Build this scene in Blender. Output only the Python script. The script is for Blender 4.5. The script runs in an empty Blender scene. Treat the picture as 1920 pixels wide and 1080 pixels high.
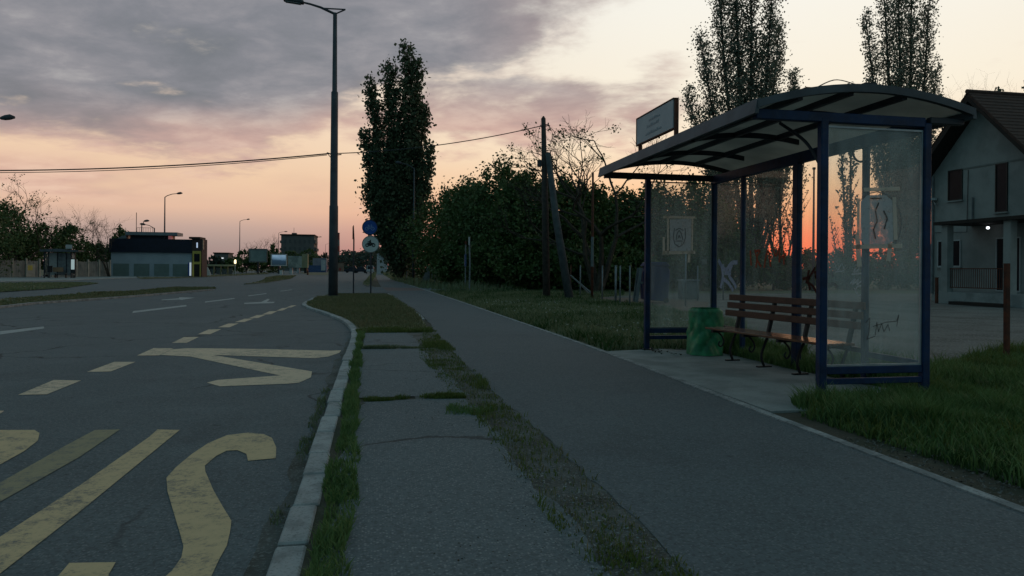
import bpy, bmesh, math, random
import numpy as np
from mathutils import Vector, Matrix
from math import radians as rad, pi, sin, cos
S = bpy.context.scene
COL = S.collection

# ------------------------------------------------------------------ camera
FPX = 1333.0; YAW = .1916; Y0 = 505.33; ROLL = .0081; EYE = 1.2
_F = np.array([sin(YAW), cos(YAW), 0]); _R = np.array([cos(YAW), -sin(YAW), 0]); _U = np.array([0, 0, 1.])
_R2 = _R * cos(ROLL) + _U * sin(ROLL); _U2 = _U * cos(ROLL) - _R * sin(ROLL)
cam_d = bpy.data.cameras.new('camera'); cam = bpy.data.objects.new('camera', cam_d); COL.objects.link(cam)
M = Matrix(((_R2[0], _U2[0], -_F[0], 0), (_R2[1], _U2[1], -_F[1], 0), (_R2[2], _U2[2], -_F[2], EYE), (0, 0, 0, 1)))
cam.matrix_world = M
cam_d.sensor_width = 36; cam_d.lens = FPX / 1920 * 36; cam_d.shift_y = -(540 - Y0) / 1920
cam_d.clip_start = .05; cam_d.clip_end = 5000
S.camera = cam

def ray(px, py): return _F + _R2 * (px - 960) / FPX - _U2 * (py - Y0) / FPX
def at(px, py, z=0.):
    d = ray(px, py); t = (z - EYE) / d[2]; return (d[0] * t, d[1] * t, z)
def onY(px, py, Y):
    d = ray(px, py); t = Y / d[1]; return (d[0] * t, Y, EYE + d[2] * t)
def onX(px, py, X):
    d = ray(px, py); t = X / d[0]; return (X, d[1] * t, EYE + d[2] * t)

# ------------------------------------------------------------------ sky, sun, exposure
SUN_AZ = rad(33.5); SUN_EL = rad(1.6)
W = bpy.data.worlds.new('World'); S.world = W; W.use_nodes = True
wt = W.node_tree; wt.nodes.clear()

class X_:                                     # tiny expression builder over math nodes
    def __init__(s, nt, sock): s.nt = nt; s.s = sock
    def op(s, o, b=None, c=None):
        n = s.nt.nodes.new('ShaderNodeMath'); n.operation = o
        for i, v in enumerate((s, b, c)):
            if v is None: continue
            if isinstance(v, X_): s.nt.links.new(v.s, n.inputs[i])
            else: n.inputs[i].default_value = v
        return X_(s.nt, n.outputs[0])
    def __add__(s, b): return s.op('ADD', b)
    def __sub__(s, b): return s.op('SUBTRACT', b)
    def __mul__(s, b): return s.op('MULTIPLY', b)
    def __truediv__(s, b): return s.op('DIVIDE', b)
    def mx(s, b): return s.op('MAXIMUM', b)
    def mn(s, b): return s.op('MINIMUM', b)
    def step(s, a, b):                        # smoothstep from a to b (numbers or expressions)
        n = s.nt.nodes.new('ShaderNodeMapRange'); n.interpolation_type = 'SMOOTHSTEP'
        s.nt.links.new(s.s, n.inputs[0])
        for i, v in ((1, a), (2, b)):
            if isinstance(v, X_): s.nt.links.new(v.s, n.inputs[i])
            else: n.inputs[i].default_value = v
        return X_(s.nt, n.outputs[0])
def lin(c): return tuple(((x / 255 + .055) / 1.055) ** 2.4 if x > 10 else x / 255 / 12.92 for x in c)
def ramp(nt, fac, stops):
    n = nt.nodes.new('ShaderNodeValToRGB'); nt.links.new(fac.s, n.inputs[0])
    e = n.color_ramp.elements
    while len(e) < len(stops): e.new(.5)
    for k, (p, c) in enumerate(stops): e[k].position = p; e[k].color = (*lin(c), 1)
    return n.outputs[0]
def mixc(nt, fac, a, b):
    n = nt.nodes.new('ShaderNodeMix'); n.data_type = 'RGBA'
    if isinstance(fac, X_): nt.links.new(fac.s, n.inputs[0])
    else: n.inputs[0].default_value = fac
    for i, v in ((6, a), (7, b)):
        if isinstance(v, tuple): n.inputs[i].default_value = (*v, 1)[:4]
        else: nt.links.new(v, n.inputs[i])
    return n.outputs[2]
def noise(nt, vec, scale, detail=4, rough=.5, dist=0., dim='3D'):
    n = nt.nodes.new('ShaderNodeTexNoise'); n.noise_dimensions = dim
    n.inputs['Scale'].default_value = scale; n.inputs['Detail'].default_value = detail
    n.inputs['Roughness'].default_value = rough; n.inputs['Distortion'].default_value = dist
    nt.links.new(vec, n.inputs['Vector']); return X_(nt, n.outputs[0])

def build_sky():
    nt = wt
    tc = nt.nodes.new('ShaderNodeTexCoord')
    sp = nt.nodes.new('ShaderNodeSeparateXYZ'); nt.links.new(tc.outputs['Generated'], sp.inputs[0])
    x, y, z = (X_(nt, sp.outputs[i]) for i in range(3))
    sx, sy = sin(SUN_AZ), cos(SUN_AZ)
    fwd = x * sx + y * sy; side = x * sy - y * sx
    ang = side.op('ARCTAN2', fwd) * (180 / pi)          # degrees from the sun, positive to its right
    el = z.op('ARCSINE') * (180 / pi)
    aang = ang.op('ABSOLUTE')
    elf = el / 40.
    far = ramp(nt, elf, [(0, (150, 128, 128)), (.045, (170, 150, 146)), (.075, (194, 166, 156)), (.11, (228, 188, 164)),
                         (.17, (240, 204, 172)), (.25, (243, 213, 184)), (.34, (241, 220, 198)), (.46, (230, 222, 208)), (.7, (188, 190, 186)), (1, (150, 160, 165))])
    near = ramp(nt, elf, [(0, (255, 92, 74)), (.035, (255, 110, 88)), (.07, (255, 138, 106)), (.105, (255, 172, 126)),
                          (.16, (253, 204, 160)), (.22, (252, 226, 194)), (.32, (251, 240, 219)), (.5, (250, 246, 235)), (.75, (240, 240, 230)), (1, (205, 210, 206))])
    a = aang.step(46, 7)
    clear = mixc(nt, a, far, near)
    # clouds on a plane overhead, seen in perspective
    cz = z.mx(.0) + .13
    cb = nt.nodes.new('ShaderNodeCombineXYZ')
    nt.links.new((side / cz).s, cb.inputs[0]); nt.links.new((fwd / cz).s, cb.inputs[1]); cb.inputs[2].default_value = 3.7
    mp = nt.nodes.new('ShaderNodeMapping'); nt.links.new(cb.outputs[0], mp.inputs[0])
    mp.inputs['Scale'].default_value = (1.05, 1.2, 1); mp.inputs['Rotation'].default_value = (0, 0, rad(-4)); mp.inputs['Location'].default_value = (1.3, .4, 0)
    v = mp.outputs[0]
    n1 = noise(nt, v, 1.8, 9, .57, .15)
    n2 = noise(nt, v, .9, 3, .5)
    n3 = noise(nt, v, 3.4, 6, .6, .2)
    elb = ang.step(-42, -28) * 7.2 + ang.step(-23, -4) * 6.5 + 7.9
    elb = elb + (n2 - .5) * 9.
    patch = el.step(7.2, 10.) * el.step(17.5, 13.5) * ang.step(-42, -32) * ang.step(-5, -13) * .86
    cov = el.step(elb - 3, elb + 3.6).mx(patch)
    thr = X_(nt, cov.s) * (ang.step(-14, -40) * -.115 - .29) + .70
    dens = (n1 - thr).step(-.075, .15)
    # a thin low bank left, a few streaks
    bank = el.step(4.0, 5.3) * el.step(8.4, 6.4) * ang.step(-33, -44) * n2.step(.36, .56) * .75
    streak = el.step(3.5, 5) * el.step(14, 9) * n3.step(.62, .74) * ang.step(-5, -18) * .5
    dens = dens.mx(bank).mx(streak)
    light = n2 * .2 + n3 * .45 + n1 * .35
    grey = ramp(nt, light.step(.34, .66), [(0, (112, 117, 126)), (.4, (128, 130, 139)), (.7, (144, 143, 150)), (1, (170, 168, 170))])
    pink = ramp(nt, light.step(.3, .68), [(0, (190, 158, 154)), (.5, (220, 176, 162)), (1, (242, 204, 182))])
    lowe = (el - elb).step(6, -1.2) * el.step(17, 9) * .9
    thin = dens.step(.95, .25) * .42
    towsun = ang.step(-30, -8) * .5
    ccol = mixc(nt, lowe.mx(thin).mx(towsun), grey, pink)
    sky = mixc(nt, dens * .97, clear, ccol)
    # the rest of the dome: even grey-blue cloud overhead and behind
    rest = ramp(nt, light.step(.3, .7), [(0, (77, 113, 124)), (1, (102, 141, 152))])
    m = el.step(27, 46).mx(aang.step(66, 112))
    sky = mixc(nt, m, sky, rest)
    nish = nt.nodes.new('ShaderNodeTexSky'); nish.sky_type = 'NISHITA'; nish.sun_disc = False
    nish.sun_elevation = SUN_EL; nish.sun_rotation = SUN_AZ; nish.air_density = 1.2; nish.dust_density = .3
    b1 = nt.nodes.new('ShaderNodeBackground'); b1.inputs[1].default_value = .01
    nt.links.new(nish.outputs[0], b1.inputs[0])
    b2 = nt.nodes.new('ShaderNodeBackground'); b2.inputs[1].default_value = .97
    nt.links.new(sky, b2.inputs[0])
    ad = nt.nodes.new('ShaderNodeAddShader'); nt.links.new(b1.outputs[0], ad.inputs[0]); nt.links.new(b2.outputs[0], ad.inputs[1])
    out = nt.nodes.new('ShaderNodeOutputWorld'); nt.links.new(ad.outputs[0], out.inputs[0])
build_sky()
sun_d = bpy.data.lights.new('sun', 'SUN'); sun_d.energy = .12; sun_d.angle = rad(.5); sun_d.color = (1, .5, .28)
sun = bpy.data.objects.new('sun', sun_d); COL.objects.link(sun)
sun.rotation_euler = Vector((-sin(SUN_AZ) * cos(SUN_EL), -cos(SUN_AZ) * cos(SUN_EL), -sin(SUN_EL))).to_track_quat('-Z', 'Y').to_euler()
S.view_settings.view_transform = 'Standard'; S.view_settings.look = 'None'; S.view_settings.gamma = 1
S.view_settings.exposure = 0; S.view_settings.use_curve_mapping = False
S.cycles.use_denoising = True; S.cycles.max_bounces = 6; S.cycles.transparent_max_bounces = 24
S.cycles.caustics_reflective = False; S.cycles.caustics_refractive = False

# ------------------------------------------------------------------ materials
def new_mat(name):
    m = bpy.data.materials.new(name); m.use_nodes = True
    return m, m.node_tree, m.node_tree.nodes['Principled BSDF']
def objvec(nt): return nt.nodes.new('ShaderNodeTexCoord').outputs['Object']
def geopos(nt): return nt.nodes.new('ShaderNodeNewGeometry').outputs['Position']
def mat(name, c1, c2=None, scale=6., rough=.7, fine=None, bump=0., metal=0., detail=5, stops=(.35, .68), spec=.3):
    m, nt, b = new_mat(name)
    b.inputs['Roughness'].default_value = rough; b.inputs['Metallic'].default_value = metal
    b.inputs['Specular IOR Level'].default_value = spec
    v = geopos(nt)
    c2 = c2 or tuple(x * .75 for x in c1)
    n = noise(nt, v, scale, detail, .6)
    col = mixc(nt, n.step(*stops), c1, c2)
    if fine:
        f = noise(nt, v, fine[0], 2, .6)
        col = mixc(nt, f.step(.5, .72) * fine[1], col, fine[2])
    nt.links.new(col, b.inputs['Base Color'])
    if bump:
        bp = nt.nodes.new('ShaderNodeBump'); bp.inputs['Strength'].default_value = bump; bp.inputs['Distance'].default_value = .02
        nb = noise(nt, v, fine[0] if fine else scale * 4, 4, .6)
        nt.links.new(nb.s, bp.inputs['Height']); nt.links.new(bp.outputs[0], b.inputs['Normal'])
    return m
def foliage(name, c1, c2, trans=.25):
    m, nt, b = new_mat(name)
    g = nt.nodes.new('ShaderNodeNewGeometry')
    r = X_(nt, g.outputs['Random Per Island'])
    n = noise(nt, g.outputs['Position'], .55, 3)
    col = mixc(nt, (r * .6 + n.step(.3, .7) * .4), c1, c2)
    nt.links.new(col, b.inputs['Base Color']); b.inputs['Roughness'].default_value = .55; b.inputs['Specular IOR Level'].default_value = .25
    t = nt.nodes.new('ShaderNodeBsdfTranslucent'); nt.links.new(col, t.inputs[0])
    mx = nt.nodes.new('ShaderNodeMixShader'); mx.inputs[0].default_value = trans
    nt.links.new(b.outputs[0], mx.inputs[1]); nt.links.new(t.outputs[0], mx.inputs[2])
    nt.links.new(mx.outputs[0], nt.nodes['Material Output'].inputs[0])
    return m
def emit(name, c, s):
    m, nt, b = new_mat(name)
    b.inputs['Base Color'].default_value = (.5, .5, .5, 1); b.inputs['Emission Color'].default_value = (*c, 1); b.inputs['Emission Strength'].default_value = s
    return m
def asphalt(name, base, patch, grain, seams=0.):
    m, nt, b = new_mat(name)
    v = geopos(nt)
    big = noise(nt, v, .22, 5, .55, .4); mid = noise(nt, v, 1.7, 5, .65); fine = noise(nt, v, 95, 2, .7); fine2 = noise(nt, v, 38, 2, .7)
    col = mixc(nt, big.step(.36, .66), base, patch)
    stain = noise(nt, v, .7, 6, .7, .8)
    col = mixc(nt, stain.step(.5, .72) * .55, col, tuple(x * .55 for x in base))
    col = mixc(nt, mid.step(.45, .75) * .4, col, tuple(x * 1.35 for x in patch))
    agg = nt.nodes.new('ShaderNodeTexVoronoi'); agg.inputs['Scale'].default_value = 75; nt.links.new(v, agg.inputs['Vector'])
    sep = nt.nodes.new('ShaderNodeSeparateColor'); nt.links.new(agg.outputs['Color'], sep.inputs[0])
    st = X_(nt, sep.outputs[0]); dd = X_(nt, agg.outputs['Distance'])
    col = mixc(nt, st.step(.55, .95) * dd.step(.55, .3) * .8, col, grain)
    col = mixc(nt, st.step(.4, .1) * .5, col, tuple(x * .45 for x in base))
    col = mixc(nt, fine2.step(.56, .75) * .6, col, tuple(x * .45 for x in base))
    spots = noise(nt, v, 9, 3, .6)
    col = mixc(nt, spots.step(.68, .74) * .7, col, tuple(x * .3 for x in base))
    # cracks: thin dark lines along cell borders, broken up
    vo = nt.nodes.new('ShaderNodeTexVoronoi'); vo.feature = 'DISTANCE_TO_EDGE'; vo.inputs['Scale'].default_value = .33
    wv = nt.nodes.new('ShaderNodeVectorMath'); wv.operation = 'ADD'
    nz = nt.nodes.new('ShaderNodeTexNoise'); nz.inputs['Scale'].default_value = 1.3; nz.inputs['Detail'].default_value = 5; nt.links.new(v, nz.inputs['Vector'])
    nt.links.new(v, wv.inputs[0]); nt.links.new(nz.outputs[1], wv.inputs[1]); nt.links.new(wv.outputs[0], vo.inputs['Vector'])
    crack = X_(nt, vo.outputs['Distance']).step(.012, .003) * big.step(.44, .56) * seams
    col = mixc(nt, crack, col, (.012, .013, .013))
    nt.links.new(col, b.inputs['Base Color'])
    b.inputs['Roughness'].default_value = .8; b.inputs['Specular IOR Level'].default_value = .4
    bp = nt.nodes.new('ShaderNodeBump'); bp.inputs['Strength'].default_value = .5; bp.inputs['Distance'].default_value = .006
    nt.links.new((fine + st * .8).s, bp.inputs['Height']); nt.links.new(bp.outputs[0], b.inputs['Normal'])
    return m
def paint(name, c, under, wear=.5):
    m, nt, b = new_mat(name)
    v = geopos(nt)
    n = noise(nt, v, 11, 9, .75); s = noise(nt, v, 48, 4, .8); k = noise(nt, v, .9, 3)
    col = mixc(nt, n.step(.35, .7) * .5, c, tuple(x * .72 for x in c))
    w = (n * .45 + s * .35 + k * .2).step(.475 + (1 - wear) * .09, .6 + (1 - wear) * .09)
    col = mixc(nt, w * .85, col, under)
    nt.links.new(col, b.inputs['Base Color']); b.inputs['Roughness'].default_value = .75
    return m
def dirty_glass(name, dirt, tint=(.86, .9, .88), dcol=(.5, .52, .5)):
    m, nt, b = new_mat(name)
    v = geopos(nt)
    tr = nt.nodes.new('ShaderNodeBsdfTransparent'); tr.inputs[0].default_value = (*tint, 1)
    di = nt.nodes.new('ShaderNodeBsdfDiffuse'); di.inputs[0].default_value = (*dcol, 1)
    tl = nt.nodes.new('ShaderNodeBsdfTranslucent'); tl.inputs[0].default_value = (*dcol, 1)
    m0 = nt.nodes.new('ShaderNodeMixShader'); m0.inputs[0].default_value = .12
    nt.links.new(di.outputs[0], m0.inputs[1]); nt.links.new(tl.outputs[0], m0.inputs[2])
    mpn = nt.nodes.new('ShaderNodeMapping'); mpn.inputs['Scale'].default_value = (3, 3, .6); nt.links.new(v, mpn.inputs[0])
    n = noise(nt, mpn.outputs[0], 2.2, 6, .6)
    f = n.step(.3, .75) * dirt * .8 + dirt * .6
    m1 = nt.nodes.new('ShaderNodeMixShader'); nt.links.new(f.s, m1.inputs[0])
    nt.links.new(tr.outputs[0], m1.inputs[1]); nt.links.new(m0.outputs[0], m1.inputs[2])
    gl = nt.nodes.new('ShaderNodeBsdfGlossy'); gl.inputs['Roughness'].default_value = .06
    fr = nt.nodes.new('ShaderNodeFresnel'); fr.inputs[0].default_value = 1.35
    m2 = nt.nodes.new('ShaderNodeMixShader'); bk = X_(nt, nt.nodes.new('ShaderNodeNewGeometry').outputs['Backfacing'])
    nt.links.new((X_(nt, fr.outputs[0]) * .6 * (bk * -1. + 1.)).s, m2.inputs[0])
    nt.links.new(m1.outputs[0], m2.inputs[1]); nt.links.new(gl.outputs[0], m2.inputs[2])
    nt.links.new(m2.outputs[0], nt.nodes['Material Output'].inputs[0])
    return m

MT = {}
MT['soil'] = mat('soil', (.075, .062, .045), (.045, .05, .03), 1.3, .95, (40, .5, (.12, .11, .09)), .4)
MT['edge'] = mat('crumbled_edge', (.115, .115, .108), (.06, .056, .045), 2.6, .95, (55, .7, (.22, .22, .21)), .5)
MT['turf'] = mat('turf', (.095, .115, .06), (.13, .125, .08), 1.6, .95, (30, .5, (.03, .045, .02)), .5)
MT['dryturf'] = mat('dry_turf', (.17, .15, .1), (.115, .125, .07), .8, .95, (25, .5, (.05, .05, .03)), .5)
MT['road'] = asphalt('road_asphalt', (.088, .108, .115), (.108, .128, .135), (.2, .205, .205), .85)
MT['path'] = asphalt('path_asphalt', (.096, .117, .126), (.084, .102, .112), (.18, .19, .195), .0)
MT['walk'] = asphalt('pavement_asphalt', (.128, .15, .158), (.106, .124, .133), (.27, .275, .275), .75)
MT['concrete'] = mat('pale_concrete', (.3, .31, .3), (.2, .21, .205), 1.6, .9, (70, .4, (.13, .13, .13)), .15, stops=(.4, .65))
MT['kerb'] = mat('kerb_stone', (.36, .355, .35), (.2, .205, .205), 4.5, .9, (45, .75, (.1, .1, .1)), .4, stops=(.4, .62))
MT['gravel'] = mat('yard_gravel', (.15, .143, .13), (.075, .07, .062), .7, .95, (22, .7, (.34, .32, .3)), .5)
MT['reddirt'] = mat('red_dirt', (.19, .12, .09), (.13, .1, .08), .9, .95, (25, .5, (.06, .06, .05)), .4)
UNDER = (.1, .107, .112)
MT['yellow'] = paint('worn_yellow_paint', (.6, .425, .23), UNDER, .9)
MT['cream'] = paint('worn_cream_paint', (.68, .5, .34), UNDER, .8)
MT['faint'] = paint('faded_yellow_paint', (.3, .25, .14), UNDER, .95)
MT['white'] = paint('worn_white_paint', (.38, .39, .38), UNDER, .75)
MT['navy'] = mat('navy_steel', (.008, .034, .095), (.008, .02, .05), 4, .5, (25, .25, (.05, .06, .07)), spec=.2)
MT['roofgrey'] = mat('roof_edge_steel', (.085, .1, .115), (.05, .06, .07), 3, .55)
MT['darksteel'] = mat('dark_steel', (.03, .035, .045), (.02, .022, .03), 5, .5)
MT['galv'] = mat('galvanised_steel', (.22, .24, .25), (.14, .15, .16), 4, .55, metal=.3)
MT['polegrey'] = mat('pole_grey_paint', (.065, .075, .085), (.04, .045, .055), 2, .6)
MT['alu'] = mat('aluminium_trim', (.4, .42, .43), (.3, .31, .32), 6, .4, metal=.4)
MT['glass'] = dirty_glass('dirty_side_glass', .15, (.97, .98, .975), (.85, .86, .83))
MT['glassb'] = dirty_glass('dirty_back_glass', .085, (.98, .985, .98), (.85, .86, .83))
MT['wood'] = mat('varnished_slats', (.21, .075, .032), (.13, .05, .025), 9, .13, (60, .4, (.08, .03, .02)), .04, spec=1.0)
MT['woodback'] = mat('brown_slats', (.12, .05, .033), (.08, .036, .025), 9, .5, (60, .4, (.05, .02, .015)), .1)
MT['iron'] = mat('cast_iron', (.015, .016, .018), (.01, .01, .012), 12, .55)
MT['bag'] = mat('green_plastic', (.035, .25, .105), (.014, .13, .055), 7, .45, spec=.5)
MT['signwhite'] = mat('sign_board_face', (.42, .44, .46), (.36, .38, .41), 3, .6)
MT['rust'] = mat('rusty_steel', (.13, .04, .022), (.06, .028, .02), 9, .85)
MT['bluesign'] = mat('blue_sign_face', (.012, .075, .33), (.01, .06, .27), 6, .45)
MT['whitesign'] = mat('white_sign_face', (.55, .58, .56), (.45, .48, .47), 5, .5)
MT['symbol'] = mat('pale_symbol', (.2, .32, .55), (.16, .27, .48), 6, .5)
MT['black'] = mat('black_paint', (.012, .012, .014), (.02, .02, .022), 6, .5)
MT['oldwood'] = mat('weathered_pole_wood', (.075, .062, .055), (.04, .033, .03), 7, .9, (50, .4, (.02, .018, .016)), .3)
MT['strut'] = mat('grey_strut_wood', (.085, .092, .095), (.05, .055, .06), 4, .85, (30, .4, (.03, .03, .03)))
MT['concpole'] = mat('pole_concrete', (.16, .175, .18), (.1, .11, .115), 3, .85)
MT['bark'] = mat('bark', (.07, .055, .042), (.035, .028, .022), 6, .95, (40, .5, (.02, .017, .014)), .4)
MT['blueplastic'] = mat('blue_plastic', (.004, .014, .075), (.003, .01, .05), 4, .45)
MT['render'] = mat('house_render', (.3, .305, .29), (.22, .225, .215), 1.1, .95, (30, .3, (.27, .28, .27)), .1)
MT['tile'] = mat('roof_tile', (.085, .048, .038), (.055, .035, .03), 5, .9)
MT['darkwood'] = mat('dark_eaves_wood', (.03, .022, .018), (.02, .016, .014), 6, .8)
MT['pane'] = mat('dark_window_pane', (.008, .01, .014), (.012, .014, .02), 1.5, .3, spec=.15)
MT['frame'] = mat('pale_window_frame', (.42, .43, .43), (.36, .37, .37), 6, .5)
MT['brownframe'] = mat('brown_window_frame', (.03, .025, .022), (.022, .02, .018), 6, .5)
MT['navywall'] = mat('dark_blue_cladding', (.01, .013, .03), (.007, .009, .02), 2, .5)
MT['greywall'] = mat('grey_block_wall', (.36, .4, .44), (.3, .34, .38), .6, .9)
MT['greenshut'] = mat('grey_green_shutter', (.17, .215, .2), (.145, .185, .17), 1, .7)
MT['brick'] = mat('dark_brick', (.065, .045, .045), (.05, .036, .036), 3, .9)
MT['ywall'] = mat('yellow_trim', (.5, .4, .09), (.4, .32, .08), 3, .7)
MT['roofsheet'] = mat('roof_sheet', (.2, .23, .25), (.16, .18, .2), 2, .6)
MT['fencec'] = mat('fence_concrete', (.3, .29, .26), (.2, .195, .18), 1.2, .95)
MT['fencep'] = mat('fence_post_concrete', (.4, .36, .3), (.3, .27, .23), 2, .95)
MT['board'] = mat('grey_green_poster', (.2, .26, .25), (.14, .19, .19), .9, .6)
MT['block'] = mat('apartment_wall', (.13, .13, .125), (.1, .1, .1), .3, .9)
MT['blockwin'] = mat('block_window', (.085, .088, .09), (.07, .072, .075), 1, .5)
MT['bluetarp'] = mat('blue_cladding', (.05, .09, .2), (.04, .07, .15), 1, .7)
MT['carwhite'] = mat('pale_car_paint', (.4, .42, .44), (.33, .35, .37), 1, .35)
MT['cardark'] = mat('dark_car_paint', (.02, .025, .04), (.015, .02, .03), 1, .35)
MT['tyre'] = mat('tyre_rubber', (.015, .015, .015), (.02, .02, .02), 9, .9)
MT['redwhite'] = mat('chimney_red', (.25, .05, .04), (.2, .045, .04), 1, .8)
MT['paper'] = mat('torn_paper', (.5, .5, .46), (.32, .33, .31), 8, .9)
MT['orange'] = mat('orange_paint', (.45, .14, .08), (.36, .12, .07), 2, .7)

# ------------------------------------------------------------------ mesh helpers
class MB:
    def __init__(s): s.v = []; s.f = []
    def add(s, vs, fs):
        o = len(s.v); s.v += [tuple(map(float, q)) for q in vs]; s.f += [tuple(i + o for i in f) for f in fs]; return s
    def box(s, c, d, rz=0.):
        x, y, z = d[0] / 2, d[1] / 2, d[2] / 2; cr, sr = cos(rz), sin(rz)
        vs = [(c[0] + a * x * cr - b * y * sr, c[1] + a * x * sr + b * y * cr, c[2] + k * z) for k in (-1, 1) for a, b in ((-1, -1), (1, -1), (1, 1), (-1, 1))]
        return s.add(vs, [(3, 2, 1, 0), (4, 5, 6, 7), (0, 1, 5, 4), (1, 2, 6, 5), (2, 3, 7, 6), (3, 0, 4, 7)])
    def b3(s, x0, x1, y0, y1, z0, z1):
        return s.box(((x0 + x1) / 2, (y0 + y1) / 2, (z0 + z1) / 2), (abs(x1 - x0), abs(y1 - y0), abs(z1 - z0)))
    def bar(s, p, q, w, h, up=(0, 0, 1)):
        p, q = Vector(p), Vector(q); d = (q - p).normalized(); u = Vector(up)
        if abs(d.dot(u)) > .98: u = Vector((1, 0, 0))
        a = d.cross(u).normalized(); b = a.cross(d)
        vs = [e + a * i * w / 2 + b * j * h / 2 for e in (p, q) for i, j in ((-1, -1), (1, -1), (1, 1), (-1, 1))]
        return s.add(vs, [(3, 2, 1, 0), (4, 5, 6, 7), (0, 1, 5, 4), (1, 2, 6, 5), (2, 3, 7, 6), (3, 0, 4, 7)])
    def tube(s, pts, r, n=8, cap=True):
        pts = [Vector(p) for p in pts]; m = len(pts)
        rs = r if isinstance(r, (list, tuple)) else [r] * m
        vs = []; ref = None
        for i, p in enumerate(pts):
            d = (pts[min(i + 1, m - 1)] - pts[max(i - 1, 0)]).normalized()
            if ref is None: ref = d.orthogonal().normalized()
            a = (ref - d * ref.dot(d)).normalized(); ref = a; b = d.cross(a)
            for k in range(n):
                t = 2 * pi * k / n; vs.append(p + (a * cos(t) + b * sin(t)) * rs[i])
        fs = [(i * n + k, i * n + (k + 1) % n, (i + 1) * n + (k + 1) % n, (i + 1) * n + k) for i in range(m - 1) for k in range(n)]
        if cap: fs += [tuple(range(n - 1, -1, -1)), tuple((m - 1) * n + k for k in range(n))]
        return s.add(vs, fs)
    def prism(s, poly, a, b, plane='xy'):
        def P(u, w, t): return {'xy': (u, w, t), 'xz': (u, t, w), 'yz': (t, u, w)}[plane]
        n = len(poly)
        vs = [P(u, w, a) for u, w in poly] + [P(u, w, b) for u, w in poly]
        return s.add(vs, [tuple(range(n - 1, -1, -1)), tuple(range(n, 2 * n))] + [(i, (i + 1) % n, n + (i + 1) % n, n + i) for i in range(n)])
    def disc(s, cx, cz, r, y0, y1, n=28):
        return s.prism([(cx + r * cos(2 * pi * k / n), cz + r * sin(2 * pi * k / n)) for k in range(n)], y0, y1, 'xz')
    def ring(s, cx, cz, r0, r1, y0, y1, n=24):
        vs = [(cx + r * cos(2 * pi * k / n), y, cz + r * sin(2 * pi * k / n)) for y in (y0, y1) for r in (r0, r1) for k in range(n)]
        fs = []
        for k in range(n):
            j = (k + 1) % n
            fs += [(k, j, n + j, n + k), (2 * n + k, 3 * n + k, 3 * n + j, 2 * n + j), (k, 2 * n + k, 2 * n + j, j), (n + k, n + j, 3 * n + j, 3 * n + k)]
        return s.add(vs, fs)
    def build(s, name, m, parent=None, world=True, smooth=False, bevel=0.):
        off = Vector((0, 0, 0)); q_ = parent if world else None
        while q_ is not None: off = off + q_.location; q_ = q_.parent
        me = bpy.data.meshes.new(name); me.from_pydata([Vector(q) - off for q in s.v], [], s.f); me.update()
        bm = bmesh.new(); bm.from_mesh(me); bmesh.ops.recalc_face_normals(bm, faces=bm.faces)
        if bevel: bmesh.ops.bevel(bm, geom=bm.edges[:], offset=bevel, segments=1, affect='EDGES', profile=.5)
        bm.to_mesh(me); bm.free()
        me.materials.append(m)
        if smooth: me.polygons.foreach_set('use_smooth', [True] * len(me.polygons))
        o = bpy.data.objects.new(name, me); COL.objects.link(o)
        if parent is not None: o.parent = parent
        return o
def tag(o, label=None, cat=None, group=None, kind=None):
    if label: o['label'] = label
    if cat: o['category'] = cat
    if group: o['group'] = group
    if kind: o['kind'] = kind
    return o
def thing(name, label, cat, loc=(0, 0, 0), rz=0., group=None):
    o = bpy.data.objects.new(name, None); o.empty_display_size = .2; COL.objects.link(o)
    o.location = loc; o.rotation_euler = (0, 0, rz); return tag(o, label, cat, group)
def dup(o, loc=None, rz=None, label=None, scale=None):
    def cp(a, par):
        c = a.copy(); COL.objects.link(c)
        if par is not None: c.parent = par
        for ch in list(a.children): cp(ch, c)
        return c
    c = cp(o, None)
    if loc is not None: c.location = loc
    if rz is not None: c.rotation_euler = (0, 0, rz)
    if scale is not None: c.scale = (scale,) * 3
    if label: c['label'] = label
    return c
def np_mesh(name, V, Fc, m, parent=None):
    V = np.asarray(V, np.float32); Fc = np.asarray(Fc, np.int32)
    if parent is not None: V = V - np.array(parent.location, np.float32)
    me = bpy.data.meshes.new(name); k = Fc.shape[1]
    me.vertices.add(len(V)); me.vertices.foreach_set('co', V.ravel())
    me.loops.add(Fc.size); me.loops.foreach_set('vertex_index', Fc.ravel())
    me.polygons.add(len(Fc)); me.polygons.foreach_set('loop_start', np.arange(0, Fc.size, k, dtype=np.int32))
    me.update(calc_edges=True); me.validate()
    me.materials.append(m)
    o = bpy.data.objects.new(name, me); COL.objects.link(o)
    if parent is not None: o.parent = parent
    return o
def sheet(name, poly, z, m):
    from mathutils.geometry import tessellate_polygon
    v = [Vector((p[0], p[1], z)) for p in poly]
    tris = tessellate_polygon([v])
    me = bpy.data.meshes.new(name); me.from_pydata(v, [], [tuple(t) for t in tris]); me.update()
    bm = bmesh.new(); bm.from_mesh(me); bmesh.ops.recalc_face_normals(bm, faces=bm.faces)
    for f in bm.faces:
        if f.normal.z < 0: f.normal_flip()
    bm.to_mesh(me); bm.free(); me.materials.append(m)
    o = bpy.data.objects.new(name, me); COL.objects.link(o); o['kind'] = 'structure'; return o
def pxpoly(pts, z): return [at(x, y, z)[:2] for x, y in pts]
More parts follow.
